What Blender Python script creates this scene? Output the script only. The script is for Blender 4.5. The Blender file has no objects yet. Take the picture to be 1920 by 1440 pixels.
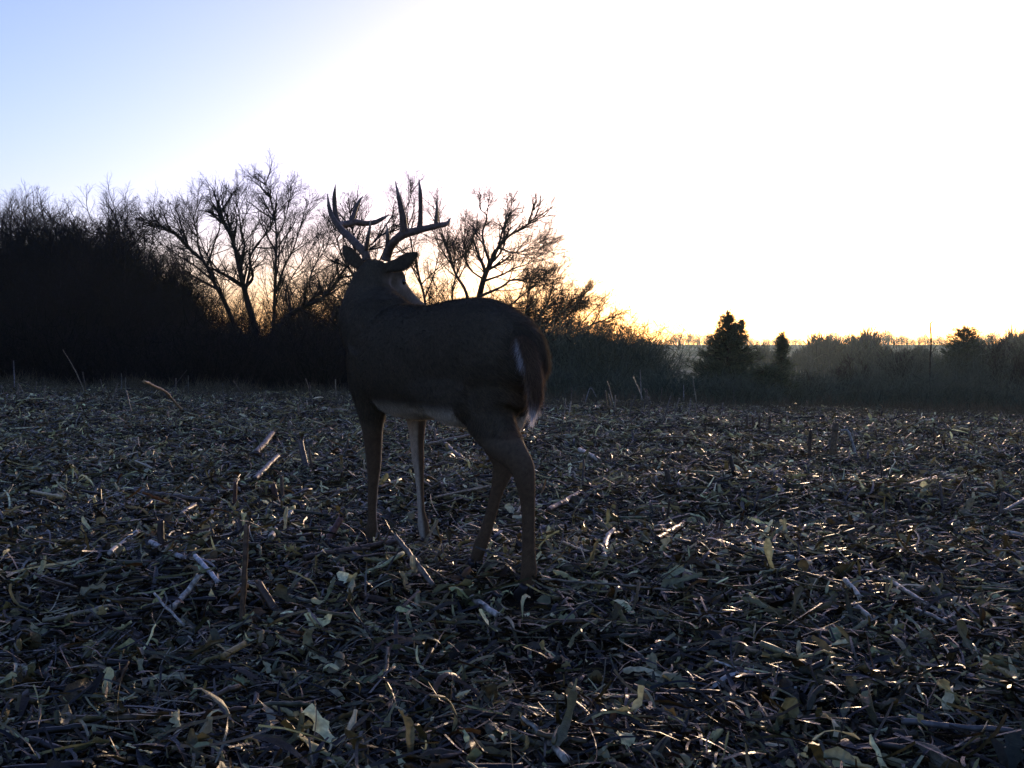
import bpy, math, random
import numpy as np
from mathutils import Vector
R = math.radians
S = bpy.context.scene
COL = S.collection

# ---------------------------------------------------------------- camera
CAM_H = 0.84
F = 1970.0                        # focal length in pixels of the 1920 px wide photograph
PITCH = math.atan(70 / F)
cam = bpy.data.cameras.new('camera')
cam.sensor_width = 36; cam.lens = 36 * F / 1920
cam.clip_start = 0.05; cam.clip_end = 9000
camo = bpy.data.objects.new('camera', cam); COL.objects.link(camo)
camo.location = (0, 0, CAM_H); camo.rotation_euler = (R(90) - PITCH, 0, 0)
S.camera = camo

# ---------------------------------------------------------------- sky and sun
SUN_AZ = R(16)                    # to the right of the view
SUN_EL = R(3.9)
W = bpy.data.worlds.new('World'); S.world = W; W.use_nodes = True
nt = W.node_tree; nt.nodes.clear()
out = nt.nodes.new('ShaderNodeOutputWorld'); bg = nt.nodes.new('ShaderNodeBackground')
sky = nt.nodes.new('ShaderNodeTexSky'); sky.sky_type = 'NISHITA'
sky.sun_disc = False; sky.sun_elevation = SUN_EL; sky.sun_rotation = SUN_AZ
sky.air_density = 1.0; sky.dust_density = 1.5; sky.ozone_density = 2.0
bg.inputs['Strength'].default_value = 0.15
wb = nt.nodes.new('ShaderNodeVectorMath'); wb.operation = 'MULTIPLY'; wb.inputs[1].default_value = (1.04, 1.02, 1.74)   # cool white balance
nt.links.new(sky.outputs[0], wb.inputs[0]); nt.links.new(wb.outputs[0], bg.inputs[0]); nt.links.new(bg.outputs[0], out.inputs[0])
sl = bpy.data.lights.new('sun', 'SUN'); sl.energy = 1.2; sl.angle = R(0.6); sl.color = (1.0, 0.72, 0.45)
slo = bpy.data.objects.new('sun', sl); COL.objects.link(slo)
sd = Vector((math.sin(SUN_AZ) * math.cos(SUN_EL), math.cos(SUN_AZ) * math.cos(SUN_EL), math.sin(SUN_EL)))
slo.rotation_euler = sd.to_track_quat('Z', 'Y').to_euler()
slo.location = (8, 12, 10)
S.view_settings.view_transform = 'Standard'; S.view_settings.look = 'None'
S.view_settings.gamma = 1.0; S.view_settings.use_curve_mapping = False
S.view_settings.exposure = 1.2

# ---------------------------------------------------------------- helpers
cp, sp = math.cos(PITCH), math.sin(PITCH)
def P(px, py, d):
    """world point seen at photo pixel (px,py), at distance d along +Y"""
    u = (px - 960) / F; v = (720 - py) / F
    dy = cp + v * sp; dz = -sp + v * cp
    return np.array([u * d / dy, d, CAM_H + dz * d / dy])
def vs(*a): return np.array(a, float)

_nr = np.random.RandomState(5)
_waves = [(f * math.cos(a), f * math.sin(a), p, f) for f, a, p in
          [(2 * math.pi * 0.35 * 1.55 ** i, _nr.uniform(0, 6.28), _nr.uniform(0, 6.28)) for i in range(9) for _ in range(3)]]
def bumps(x, y):
    s = 0
    for kx, ky, p, f in _waves:
        s = s + np.sin(kx * x + ky * y + p) * (1.0 / f) ** 0.75
    return s * 0.021
_ys = np.array([-6000, -20, 0, 8, 14, 17, 19, 22, 27, 36, 48, 80, 130, 200, 330, 480, 700, 1200, 6000.])
_zs = np.array([-.045, -.045, -.045, -0.05, -0.08, -0.11, -0.16, -0.36, -0.75, -1.6, -2.2, -3.0, -3.6, -3.4, -1.6, -0.2, 1.5, 3, 3])
def Hs(x, y):
    x = np.asarray(x, float); y = np.asarray(y, float)
    z = np.interp(y, _ys, _zs)
    k = np.clip(y / 17, 0, 1) * np.clip(1.6 - np.abs(x) / 40, 0, 1)
    z = z - 0.028 * x * k * np.clip(2 - y / 40, 0, 1)
    return z
def H(x, y):
    x = np.asarray(x, float); y = np.asarray(y, float)
    fall = np.clip(1.5 - np.hypot(x, y) / 40, 0, 1)
    return Hs(x, y) + bumps(x, y) * fall
def G(px, py, lift=0.03):
    """point on the ground under photo pixel"""
    lo, hi = 1.0, 40.0
    for d in np.linspace(1.2, 24, 500):
        p = P(px, py, d)
        if p[2] <= float(H(p[0], p[1])) + lift: return p
    return P(px, py, 18)

def mesh_from(name, V, Fs, col=None, smooth=True):
    V = np.asarray(V, np.float32).reshape(-1, 3)
    me = bpy.data.meshes.new(name)
    Fs = [np.asarray(f, np.int32) for f in Fs if len(f)]
    nl = sum(f.size for f in Fs); npol = sum(len(f) for f in Fs)
    me.vertices.add(len(V)); me.loops.add(nl); me.polygons.add(npol)
    me.vertices.foreach_set('co', V.ravel())
    me.loops.foreach_set('vertex_index', np.concatenate([f.ravel() for f in Fs]))
    st = []; o = 0
    for f in Fs:
        k = f.shape[1]; st.append(o + np.arange(len(f)) * k); o += f.size
    me.polygons.foreach_set('loop_start', np.concatenate(st).astype(np.int32))
    me.update(calc_edges=True)
    me.polygons.foreach_set('use_smooth', np.full(npol, smooth))
    if col is not None:
        a = me.color_attributes.new('Tint', 'FLOAT_COLOR', 'POINT')
        c = np.ones((len(V), 4), np.float32); c[:, :3] = col
        a.data.foreach_set('color', c.ravel())
    return me

def link(name, me, mat, parent=None):
    o = bpy.data.objects.new(name, me); COL.objects.link(o)
    if mat is not None:
        if len(me.materials) == 0: me.materials.append(mat)
    if parent is not None: o.parent = parent
    return o
def tag(o, label=None, cat=None, group=None, kind=None):
    if label: o['label'] = label
    if cat: o['category'] = cat
    if group: o['group'] = group
    if kind: o['kind'] = kind
    return o
def empty(name, loc, label, cat, group=None):
    o = bpy.data.objects.new(name, None); COL.objects.link(o)
    o.location = loc; o.empty_display_size = 0.2
    return tag(o, label, cat, group)
def part(name, me, mat, root):
    """part given in world coordinates, moved into the space of its thing"""
    v = np.empty(len(me.vertices) * 3, np.float32); me.vertices.foreach_get('co', v)
    v = v.reshape(-1, 3) - np.array(root.location, np.float32); me.vertices.foreach_set('co', v.ravel()); me.update()
    return link(name, me, mat, root)

class MB:
    def __init__(s): s.V = []; s.Q = []; s.T = []; s.C = []; s.n = 0
    def add(s, V, Q=None, T=None, C=None):
        V = np.asarray(V, float).reshape(-1, 3)
        if Q is not None and len(Q): s.Q.append(np.asarray(Q) + s.n)
        if T is not None and len(T): s.T.append(np.asarray(T) + s.n)
        s.V.append(V); s.n += len(V)
        if C is not None: s.C.append(np.broadcast_to(C, V.shape))
    def mesh(s, name, smooth=True):
        V = np.concatenate(s.V); Fs = []
        if s.Q: Fs.append(np.concatenate(s.Q))
        if s.T: Fs.append(np.concatenate(s.T))
        return mesh_from(name, V, Fs, np.concatenate(s.C) if s.C else None, smooth)
    def tubes(s, Pn, Rn, sides, C=None, cap=False):
        """Pn (N,k,3) polylines, Rn (N,k) radii"""
        Pn = np.asarray(Pn, float); Rn = np.asarray(Rn, float); N, k, _ = Pn.shape
        T = np.gradient(Pn, axis=1); T /= np.linalg.norm(T, axis=2, keepdims=True) + 1e-9
        up = np.where(np.abs(T[:, :1, 2:3]) > 0.9, vs(1, 0.13, 0), vs(0.1, 0, 1.0))
        A = np.cross(T, np.broadcast_to(up, T.shape)); A /= np.linalg.norm(A, axis=2, keepdims=True) + 1e-9
        B = np.cross(A, T)
        th = np.arange(sides) * 2 * math.pi / sides
        ring = A[:, :, None] * np.cos(th)[None, None, :, None] + B[:, :, None] * np.sin(th)[None, None, :, None]
        V = Pn[:, :, None] + ring * Rn[:, :, None, None]
        base = (np.arange(N) * k * sides)[:, None, None]
        i = np.arange(k - 1)[None, :, None] * sides; j = np.arange(sides)[None, None, :]; j2 = (j + 1) % sides
        Q = np.stack([base + i + j, base + i + j2, base + i + sides + j2, base + i + sides + j], -1).reshape(-1, 4)
        if C is not None: C = np.repeat(np.asarray(C, float).reshape(N, 1, 3), k * sides, 1).reshape(-1, 3)
        n0 = s.n
        s.add(V, Q, None, C)
        if cap:
            Tt = []
            for n in range(N):
                for e in (0, k - 1):
                    b = n * k * sides + e * sides
                    for q in range(1, sides - 1):
                        Tt.append((b, b + q + 1, b + q) if e == 0 else (b, b + q, b + q + 1))
            s.T.append(np.array(Tt) + n0)

def spline(pts, n):
    """Catmull-Rom through points (any dimension)"""
    p = np.asarray(pts, float); p = np.vstack([2 * p[0] - p[1], p, 2 * p[-1] - p[-2]])
    m = len(p) - 3; out = []
    for t in np.linspace(0, m - 1e-6, n):
        i = int(t); u = t - i; a, b, c, d = p[i:i + 4]
        out.append(0.5 * ((2 * b) + (-a + c) * u + (2 * a - 5 * b + 4 * c - d) * u * u + (-a + 3 * b - 3 * c + d) * u ** 3))
    return np.array(out)

# ---------------------------------------------------------------- materials
def mat(name, base=(0.1, 0.1, 0.1), rough=0.8, attr=False, noise=None, spec=0.4, bump=None, transl=0.0, coord='Object', sheen=0):
    m = bpy.data.materials.new(name); m.use_nodes = True; t = m.node_tree; N = t.nodes; L = t.links
    b = N['Principled BSDF']; b.inputs['Roughness'].default_value = rough; b.inputs['Specular IOR Level'].default_value = spec
    if sheen: b.inputs['Sheen Weight'].default_value = sheen
    tc = N.new('ShaderNodeTexCoord')
    if attr:
        a = N.new('ShaderNodeVertexColor'); a.layer_name = 'Tint'; src = a.outputs[0]
    else:
        a = N.new('ShaderNodeRGB'); a.outputs[0].default_value = (*base, 1); src = a.outputs[0]
    if noise:
        sc, lo, hi = noise
        n = N.new('ShaderNodeTexNoise'); n.inputs['Scale'].default_value = sc; n.inputs['Detail'].default_value = 6
        L.new(tc.outputs[coord], n.inputs['Vector'])
        mr = N.new('ShaderNodeMapRange'); mr.inputs['From Min'].default_value = 0.3; mr.inputs['From Max'].default_value = 0.7
        mr.inputs['To Min'].default_value = lo; mr.inputs['To Max'].default_value = hi
        L.new(n.outputs['Fac'], mr.inputs['Value'])
        mx = N.new('ShaderNodeVectorMath'); mx.operation = 'SCALE'
        L.new(src, mx.inputs[0]); L.new(mr.outputs[0], mx.inputs['Scale']); src = mx.outputs[0]
    L.new(src, b.inputs['Base Color'])
    if bump:
        n = N.new('ShaderNodeTexNoise'); n.inputs['Scale'].default_value = bump[0]; n.inputs['Detail'].default_value = 5
        L.new(tc.outputs[coord], n.inputs['Vector'])
        bp = N.new('ShaderNodeBump'); bp.inputs['Strength'].default_value = bump[1]; bp.inputs['Distance'].default_value = bump[2]
        L.new(n.outputs['Fac'], bp.inputs['Height']); L.new(bp.outputs[0], b.inputs['Normal'])
    if transl:
        tr = N.new('ShaderNodeBsdfTranslucent'); ms = N.new('ShaderNodeMixShader'); ms.inputs[0].default_value = transl
        L.new(src, tr.inputs[0]); L.new(b.outputs[0], ms.inputs[1]); L.new(tr.outputs[0], ms.inputs[2])
        L.new(ms.outputs[0], N['Material Output'].inputs['Surface'])
    return m
M_soil = mat('soil', (0.022, 0.017, 0.013), 0.95, noise=(3, 0.4, 1.6), spec=0.1, bump=(60, 0.6, 0.02))
M_leaf = mat('dry_leaf', attr=True, rough=0.42, noise=(55, 0.5, 1.4), spec=0.4, transl=0.12, bump=(130, 0.5, 0.004))
M_husk = mat('corn_husk', attr=True, rough=0.55, noise=(70, 0.6, 1.3), spec=0.3, transl=0.15, bump=(180, 0.5, 0.004))
M_stalk = mat('corn_stalk', attr=True, rough=0.5, noise=(60, 0.3, 1.45), spec=0.35, bump=(160, 0.4, 0.002))
M_bark = mat('bark', (0.028, 0.022, 0.018), 0.9, noise=(6, 0.5, 1.5), spec=0.1)
M_twig = mat('twig', (0.022, 0.017, 0.014), 0.9, spec=0.08)
M_brush = mat('brush', attr=True, rough=0.9, spec=0.06, transl=0.15)
M_cedar = mat('cedar_foliage', attr=True, rough=0.85, spec=0.1, transl=0.2)
M_fur = mat('deer_coat', attr=True, rough=0.85, noise=(60, 0.8, 1.2), spec=0.12, bump=(400, 0.5, 0.003))
M_furs = mat('deer_fur', attr=True, rough=0.75, spec=0.15, transl=0.4)
M_antler = mat('antler', attr=True, rough=0.6, noise=(60, 0.6, 1.4), spec=0.25, bump=(120, 0.8, 0.004))
M_hoof = mat('hoof', (0.015, 0.012, 0.01), 0.45, noise=(80, 0.7, 1.3))
M_eye = mat('eye', (0.01, 0.008, 0.007), 0.08, spec=0.6)
M_wood = mat('far_wood', attr=True, rough=0.95, spec=0.03, transl=0.1)

# ---------------------------------------------------------------- ground
def build_ground():
    r = [0.0]; q = 0.35
    while q < 1500:
        r.append(q); q *= 1.014 if q < 30 else 1.05
    r = np.array(r)
    a = np.concatenate([np.linspace(R(-36), R(36), 340), np.linspace(R(38), R(322), 120)])
    A, RR = np.meshgrid(a, r)
    X = RR * np.sin(A); Y = RR * np.cos(A); Z = H(X, Y)
    n, m = X.shape
    i = np.arange(n - 1)[:, None] * m; j = np.arange(m)[None]; j2 = (j + 1) % m
    Q = np.stack([i + j, i + m + j, i + m + j2, i + j2], -1).reshape(-1, 4)[m:]
    V = np.stack([X, Y, Z], -1).reshape(-1, 3)
    Q = Q[:, ::-1]
    c = np.array([[0, q2, q2 + 1] for q2 in range(m, 2 * m - 1)] + [[0, 2 * m - 1, m]])
    me = mesh_from('field', V, [Q, c[:, ::-1]])
    # material: dark mulch close by, faded grassland beyond the crest
    m = mat('field_soil', (0.02, 0.015, 0.011), 0.95, noise=(4, 0.35, 1.7), spec=0.08, bump=(70, 0.7, 0.02))
    t = m.node_tree; N = t.nodes; L = t.links; b = N['Principled BSDF']
    src = b.inputs['Base Color'].links[0].from_socket
    b.inputs['Specular IOR Level'].default_value = 0.0
    tc = N.new('ShaderNodeTexCoord'); sx = N.new('ShaderNodeSeparateXYZ'); L.new(tc.outputs['Object'], sx.inputs[0])
    mr = N.new('ShaderNodeMapRange'); mr.inputs['From Min'].default_value = 20; mr.inputs['From Max'].default_value = 90
    L.new(sx.outputs['Y'], mr.inputs['Value'])
    n2 = N.new('ShaderNodeTexNoise'); n2.inputs['Scale'].default_value = 0.03; n2.inputs['Detail'].default_value = 8
    L.new(tc.outputs['Object'], n2.inputs['Vector'])
    cr = N.new('ShaderNodeValToRGB'); cr.color_ramp.elements[0].color = (0.07, 0.068, 0.035, 1); cr.color_ramp.elements[1].color = (0.22, 0.20, 0.13, 1)
    cr.color_ramp.elements[0].position = 0.35; cr.color_ramp.elements[1].position = 0.65
    L.new(n2.outputs['Fac'], cr.inputs[0])
    mx = N.new('ShaderNodeMix'); mx.data_type = 'RGBA'; L.new(mr.outputs[0], mx.inputs['Factor'])
    L.new(src, mx.inputs['A']); L.new(cr.outputs[0], mx.inputs['B']); L.new(mx.outputs['Result'], b.inputs['Base Color'])
    o = link('field', me, m); tag(o, kind='structure')
    o['label'] = 'harvested corn field of dark soil running to the horizon'
build_ground()

# ---------------------------------------------------------------- litter of leaves and husks
PAL = np.array([[0.20, 0.155, 0.085], [0.12, 0.085, 0.045], [0.055, 0.035, 0.018], [0.27, 0.24, 0.16],
                [0.42, 0.38, 0.28], [0.028, 0.018, 0.010], [0.17, 0.16, 0.115], [0.085, 0.042, 0.02]])
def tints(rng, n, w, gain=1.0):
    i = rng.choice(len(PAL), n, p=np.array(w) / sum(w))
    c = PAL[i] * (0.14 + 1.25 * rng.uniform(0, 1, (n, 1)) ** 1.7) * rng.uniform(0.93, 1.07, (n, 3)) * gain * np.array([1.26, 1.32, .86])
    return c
def scatter(rng, d0, d1, dens, half=None):
    area = (d1 - d0) * 2 * (0.62 * (d0 + d1) / 2 + 0.9)
    n = int(area * dens); y = rng.uniform(d0, d1, n * 2); hw = 0.62 * y + 0.9
    keep = rng.uniform(0, 1, n * 2) < hw / (0.62 * d1 + 0.9)
    y = y[keep][:n]; x = rng.uniform(-1, 1, len(y)) * (0.62 * y + 0.9)
    # clumps and thin spots, and trodden litter round the hooves
    f = np.sin(x * 2.3 + 1.7 * np.sin(y * 1.9)) + np.sin(y * 3.1 + 1.3 * np.sin(x * 2.7 + 1)) + np.sin((x + y) * 5.3) * .6
    k = rng.uniform(0, 1, len(x)) < np.clip(.72 + .2 * f, .3, 1)
    for hx, hy in HOOVES:
        k &= ~((np.abs(x - hx) < .06) & (y > hy - .17) & (y < hy + .05))
    return x[k], y[k]
HOOVES = [tuple(P(*q)[:2]) for q in ((985, 1104, 3.62), (887, 1062, 4.04), (693, 1012, 4.59), (798, 1009, 4.59))]
def strips(mb, rng, x, y, length, width, seg, cross, bend=1.2, lat=0.8, tilt=0.3, curl=0.5, twist=1.0, lift=(0.0, 0.04), roll=0.6, C=None, prof='leaf', jag=0.0, taper=0.0):
    N = len(x); U = rng.uniform
    yaw = U(0, 2 * math.pi, N)
    t = np.linspace(0, 1, seg + 1)
    ph = rng.normal(0, tilt, N)[:, None] + rng.normal(0, bend, N)[:, None] * (t - 0.5) + np.cumsum(rng.normal(0, jag, (N, seg + 1)), 1)
    th = yaw[:, None] + rng.normal(0, lat, N)[:, None] * (t - 0.5)
    D = np.stack([np.cos(ph) * np.cos(th), np.cos(ph) * np.sin(th), np.sin(ph)], -1)
    Cn = np.cumsum(D, 1) * (length / seg)[:, None, None]
    Cn -= Cn.mean(1, keepdims=True)
    zmin = Cn[:, :, 2].min(1)
    z = H(x, y) + U(lift[0], lift[1], N) - zmin * U(0.35, 0.95, N)
    Cn += np.stack([x, y, z], -1)[:, None]
    Sd = np.stack([-np.sin(th), np.cos(th), np.zeros_like(th)], -1); Nn = np.cross(D, Sd)
    ro = (rng.normal(0, roll, N)[:, None] + rng.normal(0, twist, N)[:, None] * (t - 0.5))[:, :, None]
    S1 = Sd * np.cos(ro) + Nn * np.sin(ro); N1 = -Sd * np.sin(ro) + Nn * np.cos(ro)
    if prof == 'leaf': w = np.clip(np.sin(math.pi * (0.10 + 0.88 * t)), 0.03, 1) ** 0.5
    elif prof == 'torn': w = np.ones_like(t); w[0] = .7; w[-1] = .55
    elif prof == 'husk': w = np.sin(math.pi * (0.14 + 0.80 * t)) ** 0.8
    else: w = np.ones_like(t)
    Wd = width[:, None] * w * (U(0.4, 1.25, (N, seg + 1)) if prof == 'torn' else U(0.75, 1.2, (N, seg + 1)))
    u = np.linspace(-1, 1, cross)
    cu = U(-1, 1, N)[:, None, None] * curl * 2
    ang = u[None, None] * cu
    lat_ = np.where(np.abs(cu) > 0.05, np.sin(ang) / np.where(np.abs(cu) > 0.05, cu, 1), u[None, None])
    ver_ = np.where(np.abs(cu) > 0.05, (1 - np.cos(ang)) / np.where(np.abs(cu) > 0.05, cu, 1), 0)
    ver_ = ver_ + rng.normal(0, 0.12 if prof == 'torn' else 0.07, (N, seg + 1, cross))
    V = Cn[:, :, None] + S1[:, :, None] * (Wd[:, :, None] * lat_)[..., None] + N1[:, :, None] * (Wd[:, :, None] * ver_)[..., None]
    base = (np.arange(N) * (seg + 1) * cross)[:, None, None]
    i = np.arange(seg)[None, :, None] * cross; j = np.arange(cross - 1)[None, None]
    Q = np.stack([base + i + j, base + i + j + 1, base + i + cross + j + 1, base + i + cross + j], -1).reshape(-1, 4)
    mb.add(V, Q, None, np.repeat(C, (seg + 1) * cross, 0))

def build_litter():
    rng = np.random.RandomState(11)
    band_light = [.58, .78, 1.15, 1.4, 1.4]       # near darkening and mid-field glow painted into the litter colour, band by band
    dull = [2, 4, 7, 1.6, 0.9, 10, 2.5, 6]
    lf = MB(); hk = MB(); st = MB()
    U = rng.uniform
    bands = [(1.0, 3.0, 1.0), (3.0, 5.5, 0.9), (5.5, 9, 0.5), (9, 13, 0.30), (13, 19.5, 0.22)]
    for k, (a, b, q) in enumerate(bands):
        # leaf blades
        x, y = scatter(rng, a, b, 1500 * q); n = len(x)
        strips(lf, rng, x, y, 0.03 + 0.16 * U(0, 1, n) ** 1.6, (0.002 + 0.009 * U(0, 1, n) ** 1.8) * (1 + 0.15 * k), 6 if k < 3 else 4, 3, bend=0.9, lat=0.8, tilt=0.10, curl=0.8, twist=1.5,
               lift=(-0.01, 0.035), roll=0.5, C=tints(rng, n, dull, band_light[k]), jag=0.12)
        # thin fibres
        x, y = scatter(rng, a, b, 600 * q); n = len(x)
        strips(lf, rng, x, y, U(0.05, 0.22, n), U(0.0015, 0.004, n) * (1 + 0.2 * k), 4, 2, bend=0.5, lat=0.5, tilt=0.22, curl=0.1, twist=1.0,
               lift=(0, 0.06), roll=0.8, C=tints(rng, n, [4, 4, 3, 2, 1.4, 3, 2, 3], band_light[k]), prof='flat')
        # chips
        x, y = scatter(rng, a, b, 3400 * q); n = len(x)
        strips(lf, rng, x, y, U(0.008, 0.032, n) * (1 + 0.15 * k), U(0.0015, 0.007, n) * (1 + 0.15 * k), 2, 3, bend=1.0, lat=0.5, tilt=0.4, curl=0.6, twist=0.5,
               lift=(0, 0.04), roll=0.6, C=tints(rng, n, [3, 4, 5, 2, 1.4, 6, 3, 4], band_light[k]), prof='torn')
        # husks
        x, y = scatter(rng, a, b, 330 * q); n = len(x)
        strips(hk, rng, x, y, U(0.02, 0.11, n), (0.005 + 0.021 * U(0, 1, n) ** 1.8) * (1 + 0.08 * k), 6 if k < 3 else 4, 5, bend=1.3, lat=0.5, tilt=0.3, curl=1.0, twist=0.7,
               lift=(0.0, 0.045), roll=0.45, C=tints(rng, n, [3, 3, 2, 3.2, 2.2 if k else 1.6, 2, 3, 1], band_light[k] * 1.15), prof='torn', jag=0.16)  # pale share raised past the first band, painting in the brighter mid-field
        # broad torn husk and leaf sheets, paler and flatter
        x, y = scatter(rng, a, b, 85 * q); n = len(x)
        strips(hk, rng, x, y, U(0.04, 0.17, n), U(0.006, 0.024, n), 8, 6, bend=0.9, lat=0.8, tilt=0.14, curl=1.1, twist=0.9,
               lift=(0.02, 0.055), roll=0.35, C=tints(rng, n, [2, 1, 1, 4, 5, .5, 3, .5], 1.0 if k == 0 else 1.25), prof='torn', jag=0.2)  # nearest band kept darker, part of the painted brightening with distance
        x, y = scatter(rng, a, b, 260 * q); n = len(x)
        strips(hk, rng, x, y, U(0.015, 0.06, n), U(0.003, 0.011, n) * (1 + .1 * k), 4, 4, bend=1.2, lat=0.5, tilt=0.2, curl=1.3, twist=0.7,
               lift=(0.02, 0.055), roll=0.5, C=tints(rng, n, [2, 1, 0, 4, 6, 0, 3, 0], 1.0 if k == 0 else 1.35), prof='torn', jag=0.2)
        # stalk pieces
        x, y = scatter(rng, a, b, 130 * q); n = len(x)
        L = U(0.04, 0.24 + 0.05 * k, n); yaw = np.where(U(0, 1, n) < 0.55, rng.normal(0.0, 0.45, n), U(0, 6.28, n)); ti = rng.normal(0, 0.13, n); seg = 7
        t = np.linspace(-0.5, 0.5, seg)
        D = np.stack([np.cos(ti) * np.cos(yaw), np.cos(ti) * np.sin(yaw), np.sin(ti)], -1)
        bendv = rng.normal(0, 0.02, (n, 1)) * L[:, None]
        Pn = np.stack([x, y, H(x, y) + U(0.0, 0.055, n)], -1)[:, None] + D[:, None] * (t[None] * L[:, None])[..., None]
        Pn[:, :, 2] += bendv * (1 - (2 * t) ** 2); Pn[:, :, 0] += rng.normal(0, 0.015, (n, 1)) * L[:, None] * (1 - (2 * t) ** 2)
        rad = (0.0015 + 0.008 * U(0, 1, n) ** 1.6)[:, None] * (1 + 0.12 * np.array([0, 0, 1, 0, 0, 1.2, 0])) * U(0.85, 1.15, (n, seg))
        Pn += rng.normal(0, 0.0012, Pn.shape)
        st.tubes(Pn, rad, 6 if k < 3 else 5, tints(rng, n, [4, 5, 5, 1.6, 0.7, 4, 2, 4], 0.9 * band_light[k]), cap=True)
    o = link('leaf_litter', lf.mesh('leaf_litter'), M_leaf); tag(o, 'crushed dry corn leaves and chips covering the whole field', 'leaf litter', kind='stuff')
    o = link('husk_litter', hk.mesh('husk_litter'), M_husk); tag(o, 'pale curled corn husks scattered over the dark leaf litter', 'corn husks', kind='stuff')
    o = link('stalk_litter', st.mesh('stalk_litter'), M_stalk); tag(o, 'short broken corn stalk bits lying thick among the leaves', 'stalk litter', kind='stuff')
build_litter()

# ---------------------------------------------------------------- individual corn stalks
rs = np.random.RandomState(3)
PALE = (0.62, 0.58, 0.52); STRAW = (0.42, 0.33, 0.17); TAN = (0.24, 0.17, 0.09); BROWN = (0.09, 0.055, 0.03); GREY = (0.22, 0.21, 0.2); RED = (0.12, 0.05, 0.03)
def stalk(name, label, cat, pts, r, tint, group=None, nodes=None, frayed=True, sides=9, leafy=0, taper=0.9):
    """a corn stalk with swollen nodes, torn sheath and splintered end; pts are world points"""
    pts = np.array(pts); L = np.linalg.norm(np.diff(pts, axis=0), axis=1).sum()
    n = max(8, int(L / 0.012)); c = spline(pts, n) if len(pts) > 2 else pts[0] + (pts[-1] - pts[0]) * np.linspace(0, 1, n)[:, None]
    c = c + np.cumsum(rs.normal(0, 0.0007, c.shape), 0)
    t = np.linspace(0, 1, n)
    nodes = nodes or max(1, int(L / 0.11)); rad = r * (1 - (1 - taper) * t)
    npos = (np.arange(nodes) + rs.uniform(0.3, 0.7)) / nodes
    for q in npos: rad = rad + r * 0.16 * np.exp(-((t - q) * L / 0.006) ** 2)
    rad = rad * (1 + rs.normal(0, 0.04, n))
    base = np.array(c[0]); root = empty(name, tuple(base), label, cat, group)
    m = MB(); m.tubes(c[None], rad[None], sides, None, cap=True)
    # colour with darker node rings
    cc = np.array(tint) * np.clip(1 + np.cumsum(rs.normal(0, .10, (n, 1)), 0) * .6, .45, 1.15)
    for q in npos: cc = cc * (1 - 0.8 * np.exp(-((t - q) * L / 0.004) ** 2))[:, None]
    m.C = [np.repeat(cc, sides, 0) * np.tile(rs.uniform(.55, 1.15, (sides, 1)), (n, 1)) * rs.uniform(.85, 1.1, (n * sides, 1))]
    me = m.mesh('stem'); part('stem', me, M_stalk, root)
    T = (c[-1] - c[0]) / L
    a = np.cross(T, vs(0.2, 0.1, 1)); a /= np.linalg.norm(a); b = np.cross(T, a)
    if frayed:
        f = MB(); k = 7
        th = rs.uniform(0, 6.28, k); st_ = c[-1] - T * 0.004
        off = (a[None] * np.cos(th)[:, None] + b[None] * np.sin(th)[:, None])
        l = rs.uniform(0.008, 0.028, k)
        Pn = np.stack([st_ + off * rad[-1] * 0.8, st_ + off * rad[-1] * 1.1 + T * (l * 0.5)[:, None], st_ + off * rad[-1] * 1.3 + T * l[:, None]], 1)
        f.tubes(Pn, np.array([[0.0018, 0.0014, 0.0004]] * k) * r / 0.01, 4, np.array([tint] * k) * 1.1)
        part('splinters', f.mesh('splinters'), M_stalk, root)
    if leafy:
        for q in range(leafy):
            f = MB()
            s0 = c[int(rs.uniform(0.15, 0.9) * (n - 1))]; dd = rs.normal(0, 1, 3); dd[2] = abs(dd[2]) * 0.4; dd /= np.linalg.norm(dd)
            ll = rs.uniform(0.05, 0.16); k = 7; tt = np.linspace(0, 1, k)
            cl = s0 + dd * ll * tt[:, None]; cl[:, 2] -= ll * 0.8 * tt ** 2
            sdv = np.cross(dd, vs(0, 0, 1)); sdv /= np.linalg.norm(sdv) + 1e-6
            w = rs.uniform(0.006, 0.014) * np.sin(math.pi * (0.15 + 0.83 * tt))
            V = np.stack([cl - sdv * w[:, None], cl + vs(0, 0, 0.004), cl + sdv * w[:, None]], 1)
            Q = [[i * 3 + j, i * 3 + j + 1, i * 3 + 4 + j, i * 3 + 3 + j] for i in range(k - 1) for j in range(2)]
            f.add(V, Q, None, np.array(tint) * rs.uniform(0.6, 1.1))
            part('leaf', f.mesh('leaf'), M_leaf, root)
    return root
def lying(label, a, b, w, tint, mid=None, la=0.035, lb=0.035, leafy=0, name='corn_stalk', cat='corn stalk', **k):
    p = G(*a, la + 0.03); q = G(*b, lb + 0.03); d = (p[1] + q[1]) / 2
    pts = [p] + ([G(*mid, (la + lb) / 2 + 0.012)] if mid else []) + [q]
    return stalk(name, label, cat, pts, w * 0.8 / F * d / 2, tuple(np.array(tint) * np.array([.78, .74, .60])), 'broken corn stalks lying on the field', leafy=leafy, **k)
def standing(label, base, tip, w, tint, lean=0.0, mid=None, leafy=0, d=None, group='cut corn stubs still standing', name='corn_stub', cat='corn stub', **k):
    p = G(*base, 0.0) if d is None else P(*base, d)
    q = P(*tip, p[1] + lean)
    pts = [p - vs(0, 0, 0.02)] + ([P(*mid, p[1] + lean * 0.5)] if mid else []) + [q]
    return stalk(name, label, cat, pts, w / F * p[1] / 2, tint, group, leafy=leafy, **k)

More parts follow.
